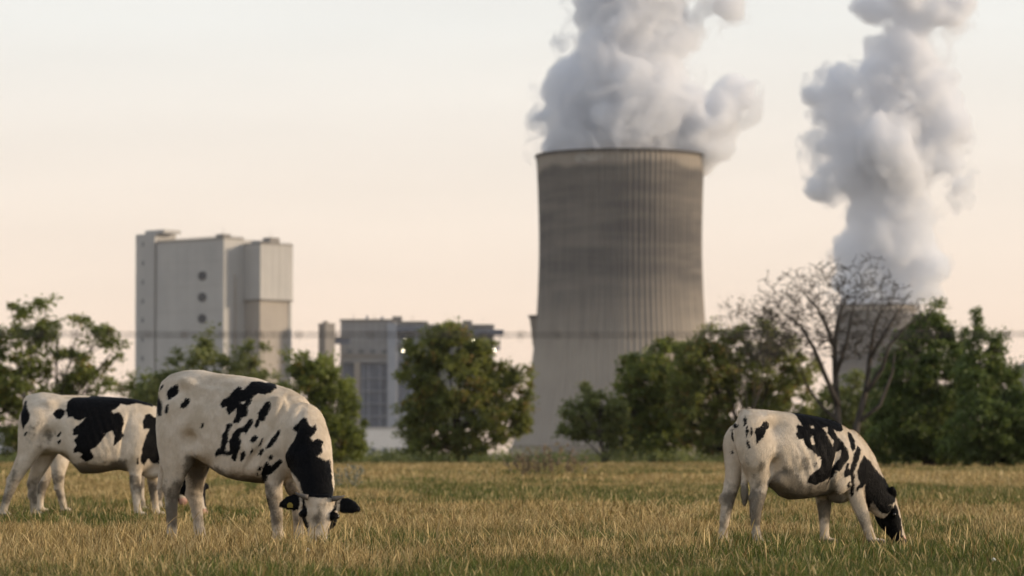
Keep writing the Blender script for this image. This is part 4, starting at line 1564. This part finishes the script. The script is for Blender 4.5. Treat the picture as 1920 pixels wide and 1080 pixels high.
cow2 = make_cow(dict(
    scale=240.0, x0=455.0, yb=1032.0, yaw=-21, vox=.0095, smooth=5, mat=M_COW,
    label='largest black and white heifer facing the camera with its head in the grass',
    trunk=[(299, 728, 299, 815, .10), (303, 710, 304, 858, .17), (318, 699, 322, 872, .215), (343, 693, 350, 868, .24), (372, 692, 378, 862, .25), (402, 699, 408, 884, .275), (440, 703, 445, 900, .295), (480, 709, 482, 905, .30),
           (515, 721, 515, 906, .28), (545, 730, 545, 905, .24), (572, 746, 568, 900, .20), (596, 790, 585, 888, .12)],
    neck_pts=[(552, 812, -.10, .13, .16), (569, 803, -.22, .19, .215), (582, 838, -.36, .185, .21), (592, 880, -.50, .16, .18), (602, 910, -.62, .135, .13), (606, 936, -.72, .105, .085)],
    balls=[(310, 752, -.12, .06, .05, .07), (338, 800, -.11, .17, .12, .26), (525, 810, -.17, .13, .08, .28), (560, 905, 0.02, .10, .13, .12), (465, 860, -.14, .32, .15, .17)],
    legs=[dict(v=-.15, hock=4, p=[(335, 800, .20), (333, 840, .175), (330, 868, .145), (325, 892, .095), (321, 913, .074), (320, 935, .055), (321, 960, .044), (321, 982, .043), (321, 1000, .050), (322, 1012, .055)]),
          dict(v=.13, hock=4, p=[(365, 830, .16), (364, 860, .12), (361, 885, .10), (359, 905, .08), (358, 925, .068), (362, 950, .048), (366, 972, .042), (369, 992, .048), (372, 1010, .053)]),
          dict(v=-.15, p=[(530, 820, .15), (523, 855, .115), (519, 885, .088), (517, 910, .072), (519, 930, .068), (522, 950, .054), (524, 972, .044), (525, 992, .048), (526, 1011, .053)]),
          dict(v=.13, p=[(566, 850, .13), (562, 880, .09), (559, 910, .072), (558, 935, .066), (559, 955, .05), (560, 975, .042), (561, 995, .046), (562, 1009, .05)])],
    tail=[(303, 712, 0.0, .03), (296, 730, -.02, .028), (294, 770, -.02, .022), (295, 820, -.02, .018), (297, 860, -.02, .020), (297, 890, -.02, .030), (296, 915, -.02, .034), (296, 938, -.02, .012)],
    head=dict(poll=(610, 932, -.84), muzzle=(604, 1030, -.80), face=(0.0, -1, .12), ears=[((-1, -.1, .03), (0, .3, 1)), ((1, -.1, -.10), (0, .3, 1))], ear_len=.205, g=1.2, horns=True, tags=[(1, .62)],
              blaze=[(-.1, .13), (.0, .125), (.12, .112), (.25, .092), (.4, .082), (.55, .074), (.7, .066), (.85, .09), (1.1, .2)], dirt=.75),
    dents=[(352, 718, 18, 9, 10, .018), (330, 738, 22, 8, -30, -.010), (532, 772, 5, 40, 20, -.010), (556, 852, 14, 14, 0, .012), (420, 722, 40, 6, 5, -.008), (354, 822, 16, 14, 30, -.03), (392, 745, 20, 22, 0, -.016), (491, 848, 6, 28, 28, -.016), (479, 856, 5, 22, 28, -.012), (372, 850, 14, 20, -35, .02), (470, 845, 50, 34, 0, .012), (560, 800, 7, 40, 20, -.018), (325, 760, 16, 22, 0, .012)],
    ribs=(445, 45, 810, 60),
    patches=zoomed(PA, 5.4, 280, 680) + zoomed(PB, 5.4, 440, 680) + zoomed(PC, 5.4, 480, 840),
    holes=zoomed([[(88, 425), (80, 415), (105, 405), (140, 398), (130, 415), (100, 425)], [(30, 465), (38, 450), (48, 470), (40, 500)]], 5.4, 440, 680),
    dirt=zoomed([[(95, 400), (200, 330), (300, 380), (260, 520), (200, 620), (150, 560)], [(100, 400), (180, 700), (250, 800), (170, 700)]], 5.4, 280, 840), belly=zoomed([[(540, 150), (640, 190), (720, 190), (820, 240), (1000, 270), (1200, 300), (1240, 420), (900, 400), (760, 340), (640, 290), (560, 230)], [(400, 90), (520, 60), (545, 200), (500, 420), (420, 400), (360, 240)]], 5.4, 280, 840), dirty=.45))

# ---- the heifer at the far left, side on
P1 = [[(490, 180), (500, 125), (530, 100), (700, 82), (870, 88), (1000, 105), (1120, 150), (1100, 168), (1000, 142), (930, 155), (880, 145), (860, 175), (825, 195), (835, 220), (880, 200), (905, 240), (910, 290), (900, 330),
       (915, 375), (885, 415), (840, 450), (850, 380), (830, 340), (790, 360), (760, 410), (710, 460), (680, 480), (700, 510), (695, 540), (640, 560), (600, 530), (620, 500), (590, 490), (555, 500), (555, 470), (580, 440), (555, 410),
       (590, 370), (550, 375), (545, 330), (600, 290), (640, 245), (600, 265), (560, 260), (540, 240), (510, 245)],
      [(395, 215), (420, 180), (450, 172), (485, 185), (480, 225), (450, 260), (425, 250)], [(420, 380), (455, 345), (467, 350), (455, 380), (430, 390)], [(430, 415), (462, 402), (462, 425), (440, 440)],
      [(165, 180), (180, 125), (200, 120), (215, 190), (235, 220), (235, 260), (205, 300), (185, 330), (170, 260)], [(185, 370), (220, 345), (222, 360), (195, 378)],
      [(1040, 270), (1060, 225), (1085, 215), (1115, 240), (1170, 250), (1400, 400), (1400, 720), (1220, 640), (1150, 570), (1110, 575), (1085, 540), (1050, 590), (1030, 560), (1040, 480), (1060, 400), (1090, 330), (1050, 325)],
      [(1003, 540), (1016, 533), (1016, 582), (1002, 582)]]
cow1 = make_cow(dict(
    scale=164.0, x0=165.0, yb=975.0, yaw=0, vox=.013, smooth=5, mat=M_COW,
    label='heifer at the far left edge with a black saddle patch, seen from the side',
    trunk=[(47, 750, 47, 810, .12), (54, 740, 57, 848, .20), (78, 735, 84, 852, .25), (104, 739, 108, 850, .265), (128, 744, 128, 862, .30), (152, 745, 153, 889, .315), (185, 744, 185, 888, .32), (220, 745, 220, 881, .31), (250, 748, 248, 886, .27),
           (278, 756, 274, 890, .22), (302, 768, 293, 886, .16)],
    neck=[(296, 762, 282, 884, .16, 0), (320, 785, 296, 888, .14, 0), (345, 820, 316, 902, .125, -.03), (368, 858, 338, 925, .10, -.06), (382, 882, 355, 935, .08, -.08)],
    balls=[(72, 805, -.12, .17, .12, .26), (255, 830, -.2, .13, .08, .26), (284, 884, 0, .13, .11, .085), (180, 840, -.14, .36, .16, .2)],
    legs=[dict(v=-.16, hock=4, p=[(72, 800, .22), (64, 830, .18), (53, 858, .125), (40, 880, .095), (29, 900, .078), (20, 924, .057), (14, 942, .047), (10, 955, .05), (8, 964, .06)]),
          dict(v=.14, hock=4, p=[(85, 835, .17), (76, 862, .12), (65, 888, .088), (57, 908, .068), (59, 927, .052), (60, 942, .044), (61, 955, .046), (62, 964, .055)]),
          dict(v=-.15, p=[(264, 825, .15), (257, 862, .10), (256, 885, .078), (256, 905, .07), (257, 922, .06), (259, 940, .046), (261, 955, .046), (261, 965, .055)]),
          dict(v=.14, p=[(285, 850, .12), (284, 885, .085), (284, 905, .068), (286, 925, .056), (288, 945, .044), (290, 957, .046), (291, 965, .055)])],
    tail=[(52, 742, 0, .03), (45, 752, 0, .03), (43, 780, 0, .024), (43, 815, 0, .02), (44, 845, 0, .026), (44, 868, 0, .034), (44, 882, 0, .012)],
    head=dict(poll=(378, 889, -.12), muzzle=(387, 966, -.16), face=(.75, -.6, .12), ears=[((-.3, .9, .25), (0, 0, 1)), ((.2, -.9, .25), (0, 0, 1))], ear_len=.15, g=1.0, neck_keep=False,
              blaze=[(-.1, -.02), (.2, .02), (.5, .015), (.75, .03), (.85, .06), (1.1, .2)], boff=0.03, dirt=0),
    dents=[(92, 756, 12, 6, 10, .016), (96, 815, 14, 16, 30, -.03), (118, 770, 16, 16, 0, -.018), (238, 820, 5, 36, 10, -.016), (180, 840, 40, 26, 0, .012), (108, 848, 14, 8, 0, .02)], ribs=(185, 40, 810, 45),
    patches=zoomed(P1, 3.857, 0, 720),
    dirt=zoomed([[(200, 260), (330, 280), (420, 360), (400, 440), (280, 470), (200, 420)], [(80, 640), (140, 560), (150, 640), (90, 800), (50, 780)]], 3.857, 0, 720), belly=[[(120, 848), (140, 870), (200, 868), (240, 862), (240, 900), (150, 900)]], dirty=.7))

# ---- the heifer hidden behind it
cow4 = make_cow(dict(
    scale=153.0, x0=190.0, yb=966.0, yaw=42, vox=.015, smooth=5, mat=M_COW,
    label='heifer almost hidden behind the far left heifer, only legs and back line showing',
    trunk=[(96, 756, 96, 810, .10), (103, 746, 106, 850, .18), (120, 741, 124, 856, .25), (150, 741, 150, 870, .28), (180, 742, 180, 882, .29), (210, 744, 210, 882, .28), (238, 750, 238, 878, .24), (262, 760, 260, 874, .18), (280, 772, 274, 868, .13)],
    neck=[(276, 765, 262, 866, .14, 0), (295, 790, 272, 880, .13, 0), (312, 825, 288, 900, .11, 0), (326, 858, 304, 918, .09, 0)],
    balls=[(115, 805, -.14, .2, .12, .3)],
    legs=[dict(v=-.14, hock=3, p=[(126, 835, .17), (123, 868, .12), (121, 893, .085), (123, 913, .062), (127, 932, .048), (130, 946, .043), (131, 957, .055)]),
          dict(v=.14, hock=3, p=[(100, 840, .16), (97, 870, .115), (92, 895, .085), (87, 915, .06), (85, 932, .048), (85, 946, .043), (85, 957, .055)]),
          dict(v=-.13, p=[(262, 840, .13), (259, 872, .09), (258, 900, .068), (260, 930, .046), (262, 957, .055)]),
          dict(v=.13, p=[(282, 845, .12), (282, 872, .085), (283, 900, .066), (285, 930, .046), (287, 957, .055)])],
    tail=[(100, 748, 0, .03), (95, 760, 0, .026), (94, 800, 0, .02), (95, 850, 0, .03), (95, 875, 0, .012)],
    head=dict(poll=(330, 868, .75), muzzle=(338, 945, .80), face=(.8, .3, .1), ears=[((-.3, .9, .1), (0, 0, 1)), ((.2, -.9, .1), (0, 0, 1))], ear_len=.16, g=1.0, neck_keep=False,
              blaze=[(-.1, .03), (.5, .03), (1.1, .1)], dirt=0),
    patches=[[(170, 735), (230, 740), (250, 790), (220, 850), (180, 830)]], dirty=.9))

# ---- the smaller heifer at the right, walking away
P3A = [[(355, 370), (380, 320), (430, 295), (460, 255), (500, 243), (540, 265), (545, 300), (500, 335), (475, 370), (445, 430), (375, 500), (362, 480), (370, 430)],
       [(230, 300), (235, 220), (255, 185), (270, 225), (265, 270), (240, 312)], [(250, 380), (262, 310), (280, 290), (285, 350), (265, 425), (252, 420)], [(296, 400), (303, 320), (327, 306), (332, 360), (315, 412)],
       [(256, 480), (275, 450), (302, 500), (302, 558), (280, 558)], [(138, 290), (150, 252), (187, 290), (180, 314), (150, 317)], [(110, 320), (127, 330), (137, 420), (137, 474), (116, 450)], [(115, 600), (123, 558), (140, 568), (132, 624)]]
P3B = [[(0, 45), (100, 45), (200, 58), (300, 85), (380, 112), (390, 180), (350, 195), (310, 180), (340, 220), (380, 270), (415, 330), (425, 380), (400, 410), (370, 440), (350, 480), (330, 470), (300, 530), (260, 575), (270, 515), (240, 545),
        (170, 570), (110, 560), (120, 510), (170, 470), (200, 450), (220, 390), (190, 395), (160, 450), (165, 420), (215, 375), (180, 370), (150, 335), (115, 310), (90, 290), (80, 250), (40, 250), (22, 215), (40, 195), (30, 160), (45, 140), (75, 155), (45, 90)],
       [(420, 190), (450, 205), (480, 260), (475, 300), (450, 335), (435, 300), (425, 240)],
       [(440, 420), (460, 350), (490, 290), (515, 320), (510, 370), (480, 430), (460, 480), (470, 520), (465, 580), (465, 650), (440, 655), (432, 600), (445, 570), (430, 510), (385, 520), (380, 490), (405, 420), (425, 415), (420, 460), (435, 465)],
       [(490, 460), (520, 400), (540, 360), (570, 385), (600, 410), (640, 470), (690, 520), (750, 615), (800, 690), (800, 760), (720, 790), (690, 780), (650, 740), (620, 700), (600, 740), (575, 750), (560, 690), (555, 640), (548, 600), (555, 570),
        (530, 600), (510, 600), (490, 635), (482, 600), (510, 570), (490, 520)],
       [(410, 560), (430, 548), (434, 592), (415, 600)]]
H3 = [[(230, 165), (260, 165), (270, 210), (310, 260), (300, 295), (285, 265), (265, 230), (255, 195)], [(325, 340), (365, 325), (360, 360), (330, 410), (305, 450), (300, 430), (320, 390)],
      [(135, 240), (150, 222), (155, 260), (165, 285), (140, 280)], [(138, 155), (160, 148), (162, 166), (142, 170)]]
cow3 = make_cow(dict(
    legk=.86, scale=236.0, x0=1530.0, yb=1030.0, yaw=24, vox=.0105, smooth=5, mat=M_COW3,
    label='smaller black and white heifer on the right with soiled grey hindquarters',
    trunk=[(1386, 782, 1386, 830, .09), (1391, 771, 1393, 870, .16), (1404, 767, 1408, 892, .20), (1428, 769, 1432, 900, .225), (1452, 771, 1456, 920, .24), (1478, 774, 1480, 937, .255), (1506, 777, 1508, 935, .26), (1536, 782, 1540, 930, .25),
           (1564, 789, 1567, 926, .22), (1590, 803, 1588, 924, .17), (1612, 820, 1604, 918, .12)],
    neck=[(1600, 802, 1580, 926, .16, 0), (1622, 824, 1594, 934, .15, 0), (1640, 848, 1608, 942, .125, 0), (1655, 882, 1622, 952, .105, 0), (1670, 912, 1640, 962, .09, 0), (1684, 938, 1658, 974, .08, 0)],
    balls=[(1400, 805, -.10, .06, .05, .07), (1414, 840, -.10, .14, .10, .24), (1575, 870, -.17, .12, .07, .24), (1576, 924, 0, .12, .09, .085), (1495, 895, -.12, .28, .13, .15), (1478, 920, 0, .10, .13, .06)],
    legs=[dict(v=-.13, hock=4, p=[(1412, 835, .18), (1415, 868, .14), (1418, 893, .105), (1418, 915, .08), (1415, 933, .068), (1411, 955, .054), (1411, 978, .043), (1413, 998, .047), (1418, 1013, .055)]),
          dict(v=.13, hock=4, p=[(1380, 835, .12), (1378, 865, .10), (1374, 890, .082), (1370, 912, .072), (1363, 935, .066), (1358, 962, .048), (1355, 985, .042), (1353, 1003, .046), (1351, 1016, .055)]),
          dict(v=-.12, p=[(1592, 865, .14), (1598, 900, .105), (1604, 925, .082), (1612, 947, .068), (1620, 965, .06), (1627, 985, .048), (1634, 1003, .045), (1639, 1018, .053)]),
          dict(v=.13, p=[(1552, 880, .11), (1549, 920, .082), (1549, 945, .068), (1550, 965, .055), (1550, 985, .045), (1550, 1003, .044), (1551, 1018, .053)])],
    tail=[(1392, 770, 0.0, .032), (1386, 784, -.02, .028), (1385, 815, -.04, .022), (1387, 850, -.05, .019), (1389, 880, -.05, .020), (1391, 905, -.05, .028), (1392, 928, -.05, .030), (1392, 948, -.05, .010)],
    head=dict(poll=(1689, 934, .34), muzzle=(1709, 1022, .36), face=(1, -.25, .2), ears=[((-.35, .9, .2), (0, 0, 1)), ((.16, -.5, .85), (1, .3, .2))], ear_len=.20, g=.96, neck_keep=True, tags=[(1, .25)],
              blaze=[(-.1, .035), (.1, .05), (.3, .03), (.5, .02), (.7, .03), (.85, .035), (1.1, .05)], dirt=0),
    dents=[(1436, 784, 15, 8, 10, .016), (1446, 800, 18, 20, 0, -.022), (1446, 872, 10, 18, 20, -.018), (1480, 850, 40, 40, 0, .012), (1560, 880, 5, 36, 12, -.014), (1455, 900, 16, 10, 30, .02)], ribs=(1510, 40, 860, 50),
    patches=zoomed(P3A, 6, 1350, 750) + zoomed(P3B, 3.856, 1480, 760), holes=zoomed(H3, 3.856, 1480, 760),
    dirt=zoomed([[(270, 600), (440, 540), (480, 600), (540, 570), (650, 560), (690, 640), (900, 620), (980, 640), (1000, 800), (900, 900), (750, 800), (640, 780), (560, 900), (420, 1000), (300, 1000)]], 6, 1350, 750)
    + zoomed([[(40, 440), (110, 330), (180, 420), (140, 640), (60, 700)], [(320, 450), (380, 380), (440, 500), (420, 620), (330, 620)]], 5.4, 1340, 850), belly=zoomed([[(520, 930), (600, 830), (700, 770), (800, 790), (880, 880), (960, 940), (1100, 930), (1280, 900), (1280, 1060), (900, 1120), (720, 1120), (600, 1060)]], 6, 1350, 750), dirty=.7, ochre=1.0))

# ------------------------------------------------------------------ barbed wire close to the camera
def wire_fence():
    Y = 9.2
    root = empty('barbed_wire_fence', (0, Y, 0))
    tag(root, 'thin rusty barbed wire running across in front of the meadow', 'fence')
    mw = mat('rusty_wire', (.10, .085, .075), .6, Metallic=.4)
    z0 = P(1000, 628, Y).z
    xs = np.linspace(-3.0, 3.0, 121)
    zz = z0 + .004 * (xs / 1.9) ** 2
    for ph in (0, math.pi):
        tb = Tubes()
        tb.add([(x, .0022 * math.cos(x * 90 + ph), z + .0022 * math.sin(x * 90 + ph)) for x, z in zip(np.linspace(-3, 3, 700), np.interp(np.linspace(-3, 3, 700), xs, zz))], [.0016] * 700, 5)
        tb.build('strand', mw, root)
    tb = Tubes()
    for k in range(2):
        tb.add([(.0026 * (k * 2 - 1) + .002 * math.cos(a), .006 * math.sin(a), .006 * math.cos(a)) for a in np.linspace(0, 2 * math.pi, 9)], [.0015] * 9, 4)
    for d in ((.3, .5, .8), (-.3, -.5, -.8), (.3, -.6, .7), (-.3, .6, -.7)):
        v = Vector(d).normalized()
        tb.add([v * .003, v * .017], [.0015, .0005], 4)
    me = mesh('barb', tb.V, tb.F, True)
    x = -2.95
    first = True
    while x < 2.95:
        o = link('barb', me, mw if first else None, root, (x, 0, float(np.interp(x, xs, zz))))
        o.rotation_euler = (random.uniform(0, 6.28), 0, 0)
        first = False
        x += .100 + random.uniform(-.006, .006)
    for x in (-3.05, 3.05):
        tb = Tubes()
        tb.add([(x, 0, -.3), (x, 0, .6), (x + .01, 0, 1.3), (x + .01, 0, 1.33)], [.05, .048, .045, .03], 10)
        tb.build('post', M_BARK2, root)


wire_fence()

# ------------------------------------------------------------------ weeds and flowers
def weed(name, label, cat, group, Y, px, base_py, wpx, hpx, m, nst, seed, head=.012, nl=6):
    rg = np.random.default_rng(seed)
    s = F / Y
    root = empty(name, (P(px, HY, Y).x, Y, 0))
    tag(root, label, cat, group)
    tb = Tubes()
    heads = Tubes()
    LV = []
    W, H = wpx / s / 2, hpx / s
    for i in range(nst):
        x = rg.uniform(-W, W)
        y = rg.uniform(-.25, .25)
        h = H * rg.uniform(.55, 1.0) * (1 - .5 * (x / W) ** 2)
        top = Vector((x * 1.15 + rg.normal(0, .04), y + rg.normal(0, .05), h))
        b = Vector((x * .7, y, -.02))
        mid = b.lerp(top, .5) + Vector((rg.normal(0, .03), 0, 0))
        tb.add([b, mid, top], [head * .3, head * .25, head * .18], 4)
        for k in range(nl):
            t = rg.uniform(.35, 1)
            p = b.lerp(mid, t * 2) if t < .5 else mid.lerp(top, t * 2 - 1)
            e = p + Vector((rg.normal(0, .05), rg.normal(0, .05), rg.uniform(.02, .09)))
            tb.add([p, e], [head * .16, head * .12], 3, False)
            LV.append(e)
            if rg.uniform() < .5:
                heads.add([e, e + Vector((0, 0, head * .8)), e + Vector((0, 0, head * 2))], [head * .5, head, head * .3], 6)
    tb.build('stem', m, root)
    if heads.V: tag(heads.build('seed_head', m, root), kind='stuff')
    V, Q, ti, to = leaf_quads(np.array([list(v) for v in LV]), np.full(len(LV), .05), 5, head * 3.2, rg, .45)
    V[:, 2] = np.maximum(V[:, 2], .01)
    me = fast_mesh('leaf', V, Q, 4)
    fattr(me, 'tint', ti)
    fattr(me, 'tone', to)
    o = link('leaf', me, m if m.name.startswith('leaf') else M_LEAF_B, root)
    return root


M_DRYW = leaf_mat('leaf_dry_weed', (.20, .15, .09), (.38, .30, .19), (.18, .11, .08), .3)
M_THIS = leaf_mat('leaf_thistle', (.13, .135, .085), (.30, .30, .22), (.5, .46, .42), .35)
weed('dry_weed', 'brown dried weed patch in the middle of the meadow', 'weed', None, 95, 1032, 900, 155, 74, M_DRYW, 34, 3, .028, 5)
weed('thistle', 'grey green thistle beside the largest heifer', 'weed', 'thistles in the meadow', 66, 652, 925, 46, 62, M_THIS, 14, 4, .016)
weed('thistle', 'low green weed tuft under the belly of the largest heifer', 'weed', 'thistles in the meadow', 60, 487, 920, 60, 34, M_LEAF, 16, 5, .01)


def daisy(label, px, py, Y, r):
    c = P(px, py, Y)
    root = empty('white_flower', (c.x, Y, 0))
    tag(root, label, 'flower', 'small white flowers in the grass')
    mw = bpy.data.materials.get('white_petal') or mat('white_petal', (.8, .8, .76), .6)
    tb = Tubes()
    tb.add([(0, 0, -.01), (.004, 0, c.z * .5), (0, 0, c.z)], [.002, .0018, .0015], 5)
    tb.build('stem', M_LEAF, root)
    bm = bmesh.new()
    bmesh.ops.create_icosphere(bm, subdivisions=2, radius=r, matrix=Matrix.Translation((0, 0, c.z)) @ Matrix.Diagonal((1, 1, .75, 1)))
    for v in bm.verts:
        v.co += Vector((random.gauss(0, 1), random.gauss(0, 1), random.gauss(0, 1))) * r * .1
    me = bpy.data.meshes.new('flower_head')
    bm.to_mesh(me)
    bm.free()
    link('flower_head', me, mw, root)


daisy('small white flower head in the grass below the facing heifer', 577, 1031, 23.8, .016)
daisy('small white flower head in the grass near the lower right corner', 1863, 1049, 22.3, .014)


# ------------------------------------------------------------------ evening haze
def haze():
    m = bpy.data.materials.new('evening_haze')
    m.use_nodes = True
    t = m.node_tree
    t.nodes.remove(t.nodes['Principled BSDF'])
    v = t.nodes.new('ShaderNodeVolumePrincipled')
    v.inputs['Color'].default_value = (.95, .93, .92, 1)
    v.inputs['Density'].default_value = 2.8e-5
    t.links.new(v.outputs[0], t.nodes['Material Output'].inputs['Volume'])
    o = boxes('haze', [(-5200, 5200, -2700, 6700, -1.0, 560)], m)
    tag(o, 'thin evening haze over the meadow and the power station', kind='stuff')


haze()
